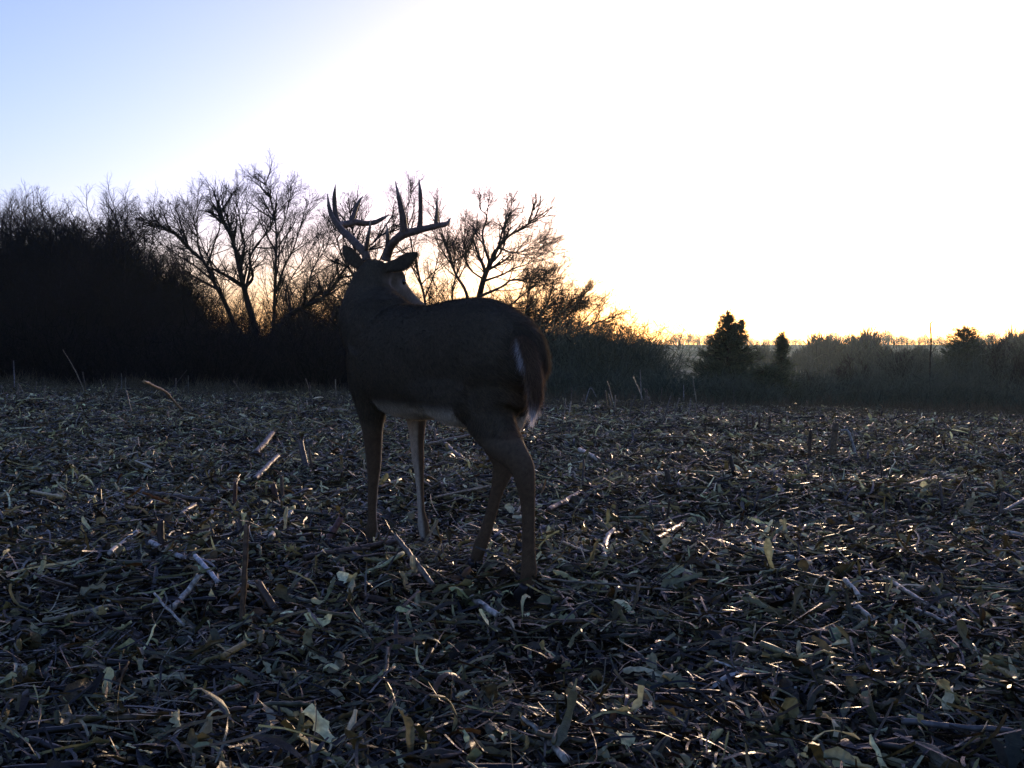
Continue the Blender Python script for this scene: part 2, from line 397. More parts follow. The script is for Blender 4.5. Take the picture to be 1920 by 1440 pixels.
def build_stalks():
    ly = lying
    ly('bright white stalk piece lit at its tip, left of the deer\'s front hooves', (508, 1008), (545, 962), 13, PALE, mid=(522, 985))
    ly('short thick bleached stalk standing out white to the right of the rear hoof', (1132, 1045), (1153, 990), 15, PALE, mid=(1138, 1015), lb=0.06, leafy=1)
    ly('thin yellow stalk piece pointing at the bleached stalk beside the rear hoof', (1110, 1037), (1056, 1018), 8, (0.6, 0.48, 0.28))
    ly('pale ribbed stalk end in the middle distance just right of the deer', (1087, 843), (1124, 866), 11, PALE)
    ly('long pale blue grey stalk with three nodes, right of the bleached stalk', (1486, 1046), (1400, 1012), 11, (0.5, 0.5, 0.5), mid=(1445, 1028))
    ly('pale stalk piece, upper of two short ones lying in line', (1585, 1087), (1610, 1118), 13, PALE)
    ly('pale stalk piece, lower of two short ones lying in line', (1602, 1132), (1631, 1156), 12, PALE, leafy=1)
    ly('longest slender white stalk in the right foreground, several nodes', (1667, 1083), (1764, 1145), 10, PALE, mid=(1712, 1115))
    ly('small pale sliver beneath the longest slender white stalk', (1718, 1142), (1767, 1160), 8, (0.5, 0.48, 0.45))
    ly('stout pale stalk with dark node rings below the deer\'s rear hoof', (880, 1116), (934, 1151), 16, (0.52, 0.48, 0.46))
    ly('long white stalk jutting diagonally in the left foreground, dark nodes', (322, 1140), (372, 1080), 15, PALE, mid=(350, 1110), lb=0.06)
    ly('thin stick crossing beneath the diagonal white stalk', (290, 1113), (342, 1170), 6, (0.45, 0.44, 0.42), la=0.06)
    ly('cracked pale stalk left of the blue grey segmented stalk', (207, 1036), (260, 998), 13, (0.55, 0.52, 0.5), mid=(232, 1018), leafy=1)
    ly('blue grey stalk segment running down towards the diagonal white stalk', (282, 1016), (342, 1046), 13, (0.45, 0.45, 0.5))
    ly('lower blue grey stalk segment with a split sheath', (366, 1042), (405, 1090), 12, (0.5, 0.5, 0.56), leafy=1)
    ly('straw yellow stalk lying alone at the far left side of the field', (60, 922), (119, 937), 9, (0.55, 0.42, 0.2))
    ly('short straw stalk gleaming above the dark log-like stalk', (254, 866), (287, 881), 8, (0.55, 0.47, 0.3))
    ly('stubby pale stalk end right of the dark log-like stalk', (340, 964), (365, 947), 10, (0.55, 0.45, 0.35))
    ly('long dark log-like stalk lying level left of the deer', (240, 920), (396, 941), 13, BROWN)
    ly('golden hollow stub with an open end in the left foreground', (417, 1233), (460, 1207), 16, (0.4, 0.27, 0.1))
    ly('cream pointed stalk at the very bottom of the field', (1062, 1425), (978, 1342), 20, (0.5, 0.47, 0.42), mid=(1015, 1375), taper=0.5, frayed=False)
    ly('grey straight stick propped against litter before the front hooves', (812, 1098), (742, 1004), 12, (0.2, 0.17, 0.14), lb=0.12)
    ly('long brown stick lying crosswise at the front hooves', (570, 1044), (742, 1014), 14, (0.1, 0.065, 0.05), lb=0.05)
    ly('long thin white leaf rib sweeping across the right foreground', (1492, 1289), (1345, 1238), 6, (0.5, 0.5, 0.5), mid=(1420, 1265), leafy=1)
    ly('thick grey stalk lying level at the bottom right', (1690, 1352), (1910, 1372), 16, (0.12, 0.12, 0.13))
    ly('pale chewed stalk near the right edge of the field', (1410 + 480, 1330 - 332), (1920, 1003), 10, PALE)
    ly('thin rod of straw right of the rear hoof, half buried', (1010, 1086), (1250, 1108), 6, (0.28, 0.25, 0.2))
    ly('dull brown stalk slanting behind the deer\'s left side', (480, 850), (510, 812), 13, BROWN, lb=0.03)
    ly('grey stalk slanting in front of a dark gap left of the front legs', (478, 898), (520, 855), 12, (0.14, 0.13, 0.12), lb=0.03)
    ly('dark slanting stalk seen between the legs and the pale ribbed end', (1028, 957), (1085, 925), 14, BROWN, lb=0.03)
    ly('straight stalk leaning over a dark hollow right of centre', (1232, 1010), (1282, 975), 12, (0.05, 0.04, 0.035), lb=0.03)
    ly('thin tan stalk lying crosswise between the deer\'s legs', (815, 933), (915, 912), 7, (0.3, 0.23, 0.14))
    ly('knobbed brown stalk lying behind the front legs', (835, 832), (872, 858), 10, (0.14, 0.09, 0.05))
    ly('smooth tan stalk lying under the deer\'s belly', (800, 833), (880, 816), 8, (0.3, 0.22, 0.14))
    ly('pale twig lying flat right of the leafy brown mound', (1705, 907), (1762, 890), 5, (0.5, 0.45, 0.36))
    ly('pale stalk tip poking out at the right edge of the field', (1882, 958), (1920, 937), 8, (0.35, 0.32, 0.28), lb=0.06)
    ly('tan bowed stalk propped on stubble at the field crest', (340, 767), (270, 717), 7, (0.36, 0.25, 0.13), mid=(310, 738), lb=0.5)
    sd_ = standing
    sd_('tall slim brown stem standing upright in the left foreground', (450, 1195), (464, 983), 11, (0.12, 0.07, 0.035), lean=0.02)
    sd_('thick dark split stub leaning left near the tall slim stem', (543, 1178), (485, 1092), 17, (0.10, 0.06, 0.03), lean=0.1, leafy=1)
    sd_('black stump standing before the blue grey stalk segments', (304, 1050), (301, 975), 14, (0.03, 0.02, 0.015))
    sd_('grey weathered stub standing in the centre foreground', (744, 1248), (745, 1165), 9, (0.08, 0.075, 0.08))
    sd_('small pale peg standing in the right foreground', (1405, 1302), (1410, 1256), 9, (0.32, 0.31, 0.3))
    sd_('ringed pale stub end poking up beside the brown tuft', (1394, 1157), (1397, 1135), 13, PALE)
    sd_('reddish stub splintered upright left of the front hooves', (600, 1030), (640, 972), 14, RED, lean=0.1, leafy=2)
    sd_('reddish short stump standing behind the bright white stalk', (520, 945), (512, 908), 12, RED)
    sd_('thin reddish stub left of the reddish short stump', (440, 966), (441, 905), 8, RED)
    sd_('brown cut stub left of the deer\'s front leg', (576, 882), (564, 828), 12, (0.13, 0.10, 0.08), lean=0.05)
    sd_('stout brown stub, tallest in the right half of the field', (1560, 862), (1567, 792), 13, (0.09, 0.06, 0.03), leafy=2)
    sd_('thin dark stub left of the stout brown stub', (1518, 868), (1519, 805), 7, BROWN)
    sd_('bent pale leaf stalk right of the stout brown stub', (1608, 860), (1577, 806), 5, (0.35, 0.36, 0.32), mid=(1592, 811), frayed=False)
    sd_('crooked dark stub in the middle distance right of centre', (1380, 897), (1368, 853), 9, (0.05, 0.04, 0.03))
    sd_('leaning stub at the brown patch near the right middle', (1255, 915), (1250, 880), 12, (0.06, 0.045, 0.03), leafy=1)
    # ragged row of dark stubs on the right
    for i, x in enumerate((1402, 1412, 1423, 1442)):
        sd_('dark stub in the short row of four on the right of the field', (x, 808), (x - 2 + i, 778 + 2 * (i % 2)), 5, BROWN)
    # weeds and stems rising against the dark trees at the crest
    g = 'bare stems standing along the field crest'
    def weed(label, a, b, w, tint, mid=None, leafy=0, d=16.5):
        standing(label, a, b, w * .7, tuple(np.array(tint) * .6), mid=mid, leafy=leafy, d=d, group=g, name='weed_stem', cat='weed stem', sides=5, frayed=False, taper=0.6)
    weed('white stem at the far left end of the field crest', (27, 724), (25, 676), 3.5, (0.4, 0.4, 0.42))
    weed('tall straw stem leaning left before the black thicket', (162, 747), (118, 656), 3.2, (0.35, 0.30, 0.18), mid=(143, 700))
    weed('thin pale stem, left of two close together at the crest', (228, 742), (227, 700), 2.4, (0.25, 0.24, 0.2))
    weed('thin pale stem, right of two close together at the crest', (236, 744), (235, 708), 2.4, (0.25, 0.24, 0.18))
    weed('thin stem slanting right above the bowed tan stalk', (318, 732), (350, 695), 2.6, (0.15, 0.12, 0.09))
    weed('short grass stem upright right of the bowed tan stalk', (353, 738), (352, 704), 2.6, (0.25, 0.24, 0.18), leafy=1)
    weed('tan curved stem between the thicket and the deer', (462, 750), (438, 714), 4, (0.35, 0.24, 0.14), mid=(448, 731))
    weed('narrow cut stem right of the tan curved stem', (418, 752), (417, 718), 3, (0.22, 0.19, 0.14))
    weed('dark knobbed stem just left of the deer\'s chest', (580, 750), (580, 716), 4, (0.12, 0.07, 0.05))
    weed('straw stem leaning left before the low dark shrubs', (1150, 752), (1139, 713), 3, (0.36, 0.36, 0.3))
    weed('leaning pale stem crossing the tallest upright one', (1206, 748), (1187, 706), 3, (0.34, 0.34, 0.28))
    weed('tallest upright stem before the gap in the shrubs', (1203, 748), (1201, 694), 3, (0.3, 0.3, 0.26))
    weed('short stem splayed right of the tallest upright one', (1221, 755), (1207, 728), 3, (0.33, 0.33, 0.27))
    weed('straw stem with a swollen seed head left of the cedar', (1306, 750), (1299, 706), 3.6, (0.42, 0.38, 0.24), leafy=1)
    weed('faint thin stem in front of the cedar', (1376, 750), (1376, 722), 2.2, (0.16, 0.17, 0.13))
    weed('bent grass stem arching just right of the deer\'s tail', (1097, 752), (1118, 745), 3, (0.3, 0.3, 0.28), mid=(1107, 728))
    weed('pale stem top between the gap and the cedar', (1282, 748), (1282, 722), 3, (0.33, 0.33, 0.3))
    # the rest of the stubble row along the crest
    rr = np.random.RandomState(8)
    for i in range(110):
        d = rr.uniform(12.5, 18); x = rr.uniform(-0.52, 0.5) * d
        b = vs(x, d, float(H(x, d))); h = rr.uniform(0.10, 0.30) * (1.2 if x < 2.5 else 0.6)
        tip = b + vs(rr.normal(0, 0.05), rr.normal(0, 0.05), h)
        stalk('corn_stub', 'slim cut corn stub in the crowded stubble at the far edge of the field', 'corn stub', [b - vs(0, 0, 0.02), tip], rr.uniform(0.006, 0.012),
              tuple(np.array([0.2, 0.16, 0.11]) * rr.uniform(0.3, 1.5)), 'stubble along the far edge', frayed=False, sides=5)
    for i in range(34):
        d = rr.uniform(4.5, 12); x = rr.uniform(-0.5, 0.5) * d
        if abs(x + 0.3) < 0.7 and d < 6: continue    # not under the deer
        b = vs(x, d, float(H(x, d))); h = rr.uniform(0.08, 0.2)
        tip = b + vs(rr.normal(0, 0.04), rr.normal(0, 0.04), h)
        stalk('corn_stub', 'short dark corn stub sticking up from the litter in mid field', 'corn stub', [b - vs(0, 0, 0.02), tip], rr.uniform(0.006, 0.011),
              tuple(np.array([0.11, 0.075, 0.05]) * rr.uniform(0.4, 1.4)), 'stubs scattered over the middle of the field', sides=7)
build_stalks()

# ---------------------------------------------------------------- deer
O2 = vs(-0.27, 4.2); HX = vs(-0.58, 0.81) / math.hypot(0.58, 0.81); RX = vs(HX[1], -HX[0])
def B(s, w, z):
    q = O2 + HX * s + RX * w
    return vs(q[0], q[1], z)
def loft(mb, secs, nseg=26, sides=24, up=vs(0, 0, 1), power=2.0):
    """secs: (centre, half width, half height); smooth closed loft"""
    A = np.array([[*c, a, b] for c, a, b in secs]); A = spline(A, nseg)
    c = A[:, :3]; T = np.gradient(c, axis=0); T /= np.linalg.norm(T, axis=1, keepdims=True)
    sd_ = np.cross(T, up); sd_ /= np.linalg.norm(sd_, axis=1, keepdims=True); uu = np.cross(sd_, T)
    th = np.arange(sides) * 2 * math.pi / sides; ct, st = np.cos(th), np.sin(th)
    ct = np.sign(ct) * np.abs(ct) ** (2 / power); st = np.sign(st) * np.abs(st) ** (2 / power)
    V = c[:, None] + sd_[:, None] * (np.abs(A[:, 3])[:, None] * ct)[..., None] + uu[:, None] * (np.abs(A[:, 4])[:, None] * st)[..., None]
    n = len(c); V = np.concatenate([V.reshape(-1, 3), c[:1], c[-1:]])
    Q = [[i * sides + j, i * sides + (j + 1) % sides, (i + 1) * sides + (j + 1) % sides, (i + 1) * sides + j] for i in range(n - 1) for j in range(sides)]
    Tt = [[n * sides, (j + 1) % sides, j] for j in range(sides)] + [[n * sides + 1, (n - 1) * sides + j, (n - 1) * sides + (j + 1) % sides] for j in range(sides)]
    mb.add(V, Q, Tt)
def leg(mb, joints, up=None):
    """joints (px, py, d, half width px, fore-aft ratio)"""
    secs = [(P(x, y, d), hw / F * d, hw / F * d * k) for x, y, d, hw, k in joints]
    loft(mb, secs, nseg=8 * len(joints), sides=16, up=vs(HX[0], HX[1], 0.05) if up is None else up)

def build_deer():
    mb = MB()
    torso = [(-0.585, 0.83, .05, .04), (-0.56, .825, .10, .085), (-0.50, .81, .145, .135), (-0.40, .805, .18, .168), (-0.28, .81, .213, .185), (-0.12, .80, .222, .192),
             (0.05, .782, .225, .2), (0.20, .775, .235, .2), (0.34, .782, .235, .19), (0.46, .785, .205, .172), (0.56, .81, .17, .145), (0.63, .83, .10, .09)]
    loft(mb, [(B(s, 0, z), w, h) for s, z, h, w in torso], 60, 36, power=2.15)
    # belly tuck / brisket
    loft(mb, [(B(.60, 0, .80), .05, .06), (B(.50, 0, .68), .10, .09), (B(.38, 0, .62), .10, .07), (B(.25, 0, .60), .06, .05)], 20, 20)
    # neck
    loft(mb, [(B(.40, 0, .84), .16, .16), (B(.50, -.01, .90), .165, .185), (B(.575, -.01, .98), .15, .165), (B(.61, -.005, 1.06), .118, .135), (B(.615, 0, 1.13), .082, .10),
              (B(.61, .01, 1.185), .06, .07), (B(.61, .015, 1.225), .035, .04)], 34, 28, up=vs(HX[0], HX[1], 0.3))
    # head
    p0 = vs(-.605, 4.71, 1.165); p1 = vs(-.42, 4.90, 1.015); D = (p1 - p0); HL = np.linalg.norm(D); D /= HL
    side = np.cross(D, vs(0, 0, 1)); side /= np.linalg.norm(side); UP = np.cross(side, D)
    hd = [(-.045, .03, .03, 0), (-.02, .052, .052, 0.003), (.03, .064, .066, .002), (.08, .066, .068, 0.0), (.12, .058, .062, 0), (.16, .045, .052, -.002), (.21, .034, .042, -.004), (.26, .029, .034, -.004), (.30, .028, .03, -.003), (.325, .018, .02, -.004)]
    loft(mb, [(p0 + D * t + UP * u, a, b) for t, a, b, u in hd], 40, 24, power=2.1)
    # brow ridge, cheek
    for sgn in (1, -1):
        loft(mb, [(p0 + D * t + UP * u + side * sgn * w, r_, r_) for t, u, w, r_ in [(.05, .045, .035, .012), (.085, .05, .045, .02), (.12, .036, .045, .012)]], 8, 12)
        loft(mb, [(p0 + D * t + UP * u + side * sgn * w, r_, r_ * 1.3) for t, u, w, r_ in [(.02, -.03, .03, .02), (.07, -.032, .034, .03), (.13, -.025, .025, .018)]], 8, 12)
    # ears: cupped leaf shapes
    def ear(base, mid, tip, w, nrm):
        loft(mb, [(base, .018, .018), (base * .75 + mid * .25, w * .62, .016), (mid, w, .012), (mid * .45 + tip * .55, w * .78, .010), (tip * .85 + mid * .15, w * .4, .008), (tip, .006, .005)], 24, 18, up=nrm)
    ear(P(716, 503, 4.69), P(752, 494, 4.62), P(785, 474, 4.58), .042, vs(0.1, -.9, .35))
    ear(P(684, 505, 4.76), P(661, 484, 4.80), P(643, 459, 4.84), .038, vs(-.1, -.9, .25))
    # tail
    loft(mb, [(P(970, 622, 3.80), .04, .035), (P(984, 650, 3.70), .038, .024), (P(998, 700, 3.66), .042, .018), (P(1003, 740, 3.65), .034, .014), (P(999, 775, 3.66), .016, .008), (P(997, 792, 3.67), .005, .004)],
         30, 16, up=vs(-HX[0], -HX[1], .2))
    # flank and haunch
    loft(mb, [(B(.12, -.06, .70), .11, .10), (B(-.08, -.075, .68), .115, .11), (B(-.24, -.08, .66), .11, .12), (B(-.38, -.075, .68), .09, .12)], 24, 20)
    # hind leg near side
    leg(mb, [(950, 650, 3.88, 66, 1.3), (936, 715, 3.87, 62, 1.3), (921, 778, 3.85, 46, 1.3), (938, 820, 3.79, 34, 1.2), (961, 850, 3.70, 28, 1.1), (979, 876, 3.65, 23, 1.1), (985, 903, 3.63, 19, 1.1), (990, 950, 3.63, 13.5, 1.15),
             (991, 1010, 3.63, 13, 1.1), (991, 1050, 3.63, 14, 1.1), (992, 1068, 3.63, 16, 1.1), (989, 1090, 3.63, 14, 1), (986, 1108, 3.63, 12, 1), (984, 1114, 3.63, 7, 1)])
    # hind leg far side
    leg(mb, [(968, 690, 4.05, 36, 1.6), (950, 760, 4.10, 36, 1.4), (936, 820, 4.13, 32, 1.2), (945, 865, 4.08, 22, 1.1), (941, 890, 4.06, 18, 1.1), (932, 920, 4.05, 12.5, 1.1), (921, 962, 4.05, 11, 1.1),
             (911, 996, 4.05, 11.5, 1.1), (901, 1022, 4.05, 13, 1.1), (894, 1044, 4.05, 12, 1), (889, 1062, 4.05, 10, 1), (887, 1068, 4.05, 6, 1)])
    # front leg near side
    leg(mb, [(705, 660, 4.50, 50, 1.3), (697, 720, 4.54, 40, 1.3), (697, 765, 4.57, 27, 1.3), (698, 800, 4.59, 20, 1.25), (700, 835, 4.6, 16.5, 1.15), (701, 872, 4.6, 14, 1.1), (700, 900, 4.6, 11, 1.1), (698, 945, 4.6, 9, 1.15),
             (698, 975, 4.6, 9.5, 1.1), (697, 990, 4.6, 11.5, 1.1), (695, 1006, 4.6, 10.5, 1), (694, 1017, 4.6, 8, 1), (693, 1022, 4.6, 5, 1)])
    # front leg far side
    leg(mb, [(760, 700, 4.68, 40, 1.4), (776, 755, 4.68, 27, 1.4), (781, 793, 4.67, 17, 1.25), (782, 830, 4.66, 13, 1.15), (784, 862, 4.65, 11.5, 1.1), (786, 888, 4.64, 9, 1.1), (788, 925, 4.63, 7, 1.15), (790, 960, 4.62, 7.5, 1.15),
             (793, 980, 4.61, 10.5, 1.1), (796, 998, 4.6, 10.5, 1), (798, 1012, 4.6, 8, 1), (799, 1017, 4.6, 5, 1)])
    raw = mb.mesh('raw')
    tmp = bpy.data.objects.new('tmp', raw); COL.objects.link(tmp)
    rm = tmp.modifiers.new('r', 'REMESH'); rm.mode = 'VOXEL'; rm.voxel_size = 0.0075; rm.use_smooth_shade = True
    sm = tmp.modifiers.new('s', 'SMOOTH'); sm.factor = 0.5; sm.iterations = 11
    dg = bpy.context.evaluated_depsgraph_get()
    me = bpy.data.meshes.new_from_object(tmp.evaluated_get(dg)); me.name = 'body'
    bpy.data.objects.remove(tmp); bpy.data.meshes.remove(raw)
    n = len(me.vertices); V = np.empty(n * 3, np.float32); me.vertices.foreach_get('co', V); V = V.reshape(-1, 3).astype(float)
    Nn = np.empty(n * 3, np.float32); me.vertex_normals.foreach_get('vector', Nn); Nn = Nn.reshape(-1, 3).astype(float)
    me.polygons.foreach_set('use_smooth', np.ones(len(me.polygons), bool))
    # coat markings
    rel = V[:, :2] - O2; s = rel @ HX; w = rel @ RX; z = V[:, 2]
    def sst(x, a, b): t = np.clip((x - a) / (b - a), 0, 1); return t * t * (3 - 2 * t)
    coat = vs(.078, .060, .036); dark = vs(.050, .040, .026); cream = vs(.46, .40, .30); white = vs(.62, .6, .58); tan = vs(.15, .085, .045); legc = vs(.080, .050, .026)
    c = np.tile(coat, (n, 1))
    def mixin(c, col, f): return c * (1 - f[:, None]) + col * f[:, None]
    c = mixin(c, dark, sst(z, .93, 1.0) * 0.6 * (s < .5))
    c = mixin(c, legc, sst(-z, -.55, -.42))
    body = (s > -.32) & (s < .36)
    c = mixin(c, cream, sst(-z, -.635, -.575) * sst(-Nn[:, 2], -.05, .5) * body * (z > .48))
    # inner faces of the legs pale
    c = mixin(c, cream * .7, sst(Nn @ vs(RX[0], RX[1], 0) * np.where(w < 0.02, 1, -1), .35, .8) * sst(-z, -.60, -.5) * (s > .1))
    # buttock: tan to white around the tail
    c = mixin(c, tan, sst(-s, .50, .60) * sst(-z, -.78, -.62) * sst(z, .48, .56))
    c = mixin(c, tan, sst(Nn @ vs(RX[0], RX[1], 0), .3, .8) * (s < -.3) * sst(z, .45, .55) * sst(-z, -.72, -.66) * (w < .0))
    # head: pale cheek, eye ring, muzzle
    q = V - p0; t = q @ D; hs = q @ side; hu = q @ UP; head = (t > -.03) & (np.abs(hs) < .09) & (np.abs(hu) < .1) & (z > 1.0)
    c = mixin(c, vs(.24, .20, .155), head * sst(t, .04, .10) * sst(-hu, -.05, .0) * .45)
    c = mixin(c, vs(.22, .19, .15), head * np.exp(-((t - .112) / .026) ** 2 - ((hu - .012) / .02) ** 2))
    c = mixin(c, vs(.13, .11, .09), head * sst(t, .16, .2) * .6)
    c = mixin(c, vs(.02, .018, .016), head * sst(t, .295, .31))
    c = mixin(c, vs(.22, .18, .14), head * np.exp(-((t - .035) / .009) ** 2) * sst(-hu, -.04, .02) * .7)
    # tail markings
    tl = np.array([P(970, 622, 3.80), P(984, 650, 3.70), P(998, 700, 3.66), P(1003, 740, 3.65), P(999, 775, 3.66), P(997, 792, 3.67)]); tls = spline(tl, 60)
    near = V[(z < 1.0) & (s < -.42)]
    idx = np.where((z < 1.0) & (s < -.42) & (z > .5))[0]
    dd = np.linalg.norm(V[idx][:, None] - tls[None], axis=2); k = dd.argmin(1); dm = dd.min(1)
    ontail = (dm < .05) & (k > 8); latd = (V[idx] - tls[k]) @ vs(RX[0], RX[1], 0)
    ff = ontail * np.clip(sst(k, 36, 46) + sst(k, 24, 40) * sst(np.abs(latd), .024, .034) * .25, 0, 1)
    c[idx] = mixin(c[idx], white, ff)
    c[idx] = mixin(c[idx], tan * .8, ontail * (1 - ff) * .6)
    # pale seam of hair along the near edge of the tail and a tuft on the far buttock
    qx = 960 + F * V[:, 0] / V[:, 1]; qy = 650 - F * (V[:, 2] - CAM_H) / V[:, 1]
    lx = np.interp(qy, [633, 660, 690, 715, 745], [966, 973, 982, 988, 990])
    c = mixin(c, white, np.clip(1.5 - np.abs(qx - lx) / 2.6, 0, 1) * sst(qy, 630, 645) * sst(-qy, -700, -676) * (s < -.35) * (Nn[:, 1] < -.1) * .6)
    c *= np.random.RandomState(2).uniform(.9, 1.1, (n, 1))
    a = me.color_attributes.new('Tint', 'FLOAT_COLOR', 'POINT'); cc = np.ones((n, 4), np.float32); cc[:, :3] = c; a.data.foreach_set('color', cc.ravel())
    loc = B(0, 0, float(H(O2[0], O2[1])))
    root = empty('deer', tuple(loc), 'large antlered whitetail buck standing in the stubble, head turned away to the right', 'deer')
    part('body', me, M_fur, root)
    # fur: fine hairs lying back along the coat
    rng = np.random.RandomState(21)
    nv = 300000
    me.calc_loop_triangles()
    nt_ = len(me.loop_triangles); tri = np.empty(nt_ * 3, np.int32); me.loop_triangles.foreach_get('vertices', tri); tri = tri.reshape(-1, 3)
    ar = np.linalg.norm(np.cross(V[tri[:, 1]] - V[tri[:, 0]], V[tri[:, 2]] - V[tri[:, 0]]), axis=1)
    pick = rng.choice(nt_, nv, p=ar / ar.sum()); u = rng.uniform(0, 1, (nv, 2)); fl = u.sum(1) > 1; u[fl] = 1 - u[fl]
    T3 = tri[pick]; wgt = np.stack([1 - u.sum(1), u[:, 0], u[:, 1]], 1)
    pos = (V[T3] * wgt[..., None]).sum(1); nr = (Nn[T3] * wgt[..., None]).sum(1); hc = (c[T3] * wgt[..., None]).sum(1)
    nr /= np.linalg.norm(nr, axis=1, keepdims=True)
    pr = pos[:, :2] - O2; ps = pr @ HX; pz = pos[:, 2]
    flow = np.tile(vs(-HX[0] * .8, -HX[1] * .8, -.5), (nv, 1))
    flow[pz < .6] = vs(0, 0, -1)
    up_ = (pz > .95) & (ps > .5); flow[up_] = vs(-HX[0] * .2, -HX[1] * .2, -1)
    dh = pos - p0; onh = (dh @ D > -.02) & (np.abs(dh @ side) < .09) & (pz > 1.0)
    flow[onh] = -D
    ln = np.where(pz < .52, .007, .021) * rng.uniform(.6, 1.3, nv); ln[onh] = .005; ln[(ps < -.52) & (pz < .9) & (pz > .55)] *= 1.6
    pw = np.abs((pos[:, :2] - O2) @ RX)
    dt = np.linalg.norm(pos[:, None] - tls[None, ::6], axis=2).min(1); tailm = (dt < .05) & (pz > .5); ln[tailm] = rng.uniform(.02, .055, tailm.sum()); flow[tailm] = vs(0, 0, -1)
    ln[(pz > 1.05) & (ps > .4) & ~onh] *= .8
    fl_ = flow - nr * (flow * nr).sum(1, keepdims=True); fl_ /= np.linalg.norm(fl_, axis=1, keepdims=True) + 1e-6
    d_ = fl_ + nr * rng.uniform(.15, .6, (nv, 1)) + rng.normal(0, .18, (nv, 3)); d_ /= np.linalg.norm(d_, axis=1, keepdims=True)
    sdv = np.cross(d_, nr + rng.normal(0, .3, (nv, 3))); sdv /= np.linalg.norm(sdv, axis=1, keepdims=True) + 1e-6
    hw = rng.uniform(.0004, .0010, (nv, 1)); pos = pos - nr * .001
    mid = pos + d_ * (ln * .6)[:, None]
    tip = pos + (d_ * 1.0 - nr * .12) * ln[:, None]
    HV = np.stack([pos - sdv * hw, pos + sdv * hw, tip], 1)
    idx3 = np.arange(nv * 3).reshape(-1, 3)
    hm = mesh_from('fur', HV.reshape(-1, 3), [idx3], np.repeat(hc * rng.uniform(.45, 1.9, (nv, 1)) * (1 + .25 * np.sin(pos[:, 2:3] * 31 + 3 * np.sin(pos[:, :1] * 17)) * np.sin(pos[:, :1] * 23 + pos[:, 1:2] * 29)), 3, 0), smooth=False)
    fo = part('fur', hm, M_furs, root); fo['kind'] = 'stuff'
    # antlers
    def antler(beam, tines, label):
        m = MB(); tipc = vs(.30, .25, .19); bc = vs(.095, .065, .045)
        def tube(pts, r):
            A = spline(np.array([[*P(x, y, d), q] for (x, y, d), q in zip(pts, r)]), 10 * len(pts)); n_ = len(A)
            rr = np.abs(A[:, 3]) * 1.1 * (1 + np.random.RandomState(len(m.V)).normal(0, .035, n_))
            m.tubes(A[None, :, :3], rr[None], 12, None, cap=True)
            f = np.clip((.009 - np.abs(A[:, 3])) / .007, 0, 1)[:, None]
            m.C.append(np.repeat(bc * (1 - f) + tipc * f, 12, 0))
        tube(*beam)
        for tn in tines: tube(*tn)
        # burr at the base
        x, y, d = beam[0][0]; cpt = P(x, y, d); th = np.linspace(0, 2 * math.pi, 15)[:-1]
        e = np.array([cpt + vs(math.cos(a_), math.sin(a_), 0) * .017 for a_ in th])
        Pn = np.stack([e, e + vs(0, 0, .008)], 1); m.tubes(Pn, np.full((14, 2), .005), 6, np.tile(bc, (14, 1)))
        o = part('antler', m.mesh('antler'), M_antler, root); o['label'] = label
    r = lambda *a: [q / 1000 for q in a]
    antler(([(688, 488, 4.735), (684, 474, 4.74), (671, 461, 4.77), (655, 444, 4.82), (641, 432, 4.87), (636, 422, 4.92), (648, 421, 4.98), (666, 417, 5.03), (684, 419, 5.07), (702, 417, 5.10), (717, 410, 5.12), (730, 402, 5.13)],
            r(18, 18, 17, 16, 15, 15, 15, 15, 12, 10.5, 8, 1.5)),
           [([(652, 441, 4.83), (638, 428, 4.87), (624, 408, 4.9), (617, 388, 4.91), (614, 363, 4.9)], r(12, 12.5, 11, 8, 1.2)),
            ([(640, 424, 4.92), (632, 410, 4.93), (628, 390, 4.94), (627, 368, 4.93), (629, 345, 4.9)], r(10, 10.5, 10.5, 8.5, 1.2)),
            ([(656, 420, 5.0), (662, 407, 5.02), (667, 391, 5.04), (673, 378, 5.05), (681, 367, 5.05)], r(12, 10.5, 9, 7, 1.2)),
            ([(684, 474, 4.74), (688, 458, 4.72), (691, 440, 4.70), (693.5, 426, 4.69), (694, 412, 4.69)], r(14, 10, 7.5, 5, 1.2))], 'left antler with five long points, its beam curling inwards')
    antler(([(724, 488, 4.70), (727, 476, 4.69), (733, 461, 4.66), (745, 447, 4.63), (760, 438, 4.63), (780, 433, 4.66), (800, 428, 4.70), (822, 423, 4.75), (838, 419, 4.80), (845, 408, 4.83)],
            r(18, 18, 17, 17, 18, 15, 13, 12, 9, 2)),
           [([(757, 438, 4.63), (757, 424, 4.62), (755, 405, 4.61), (749, 376, 4.60), (741, 340, 4.60)], r(18, 15, 13.5, 9.5, 1.2)),
            ([(786, 432, 4.67), (788, 415, 4.67), (788.5, 392, 4.66), (788, 362, 4.65), (785, 334, 4.64)], r(13, 10.5, 9, 8, 1.2)),
            ([(817, 424, 4.74), (818, 410, 4.74), (819, 393, 4.73), (820, 374, 4.72)], r(10, 8, 6, 1.2)),
            ([(727, 474, 4.69), (727, 458, 4.66), (727, 440, 4.64), (725, 420, 4.63)], r(13, 10, 7.5, 1.5))], 'right antler with four tall points rising from a level beam')
    # eyes
    for sgn in (1, -1):
        ec = p0 + D * .112 + UP * .026 + side * sgn * .052
        m = MB(); th = np.linspace(0, math.pi, 9); pts = np.stack([ec + vs(0, 0, 1) * .0145 * math.cos(a_) for a_ in th])
        m.tubes(pts[None], (.0145 * np.sin(th) + .0004)[None], 14); part('eye', m.mesh('eye'), M_eye, root)
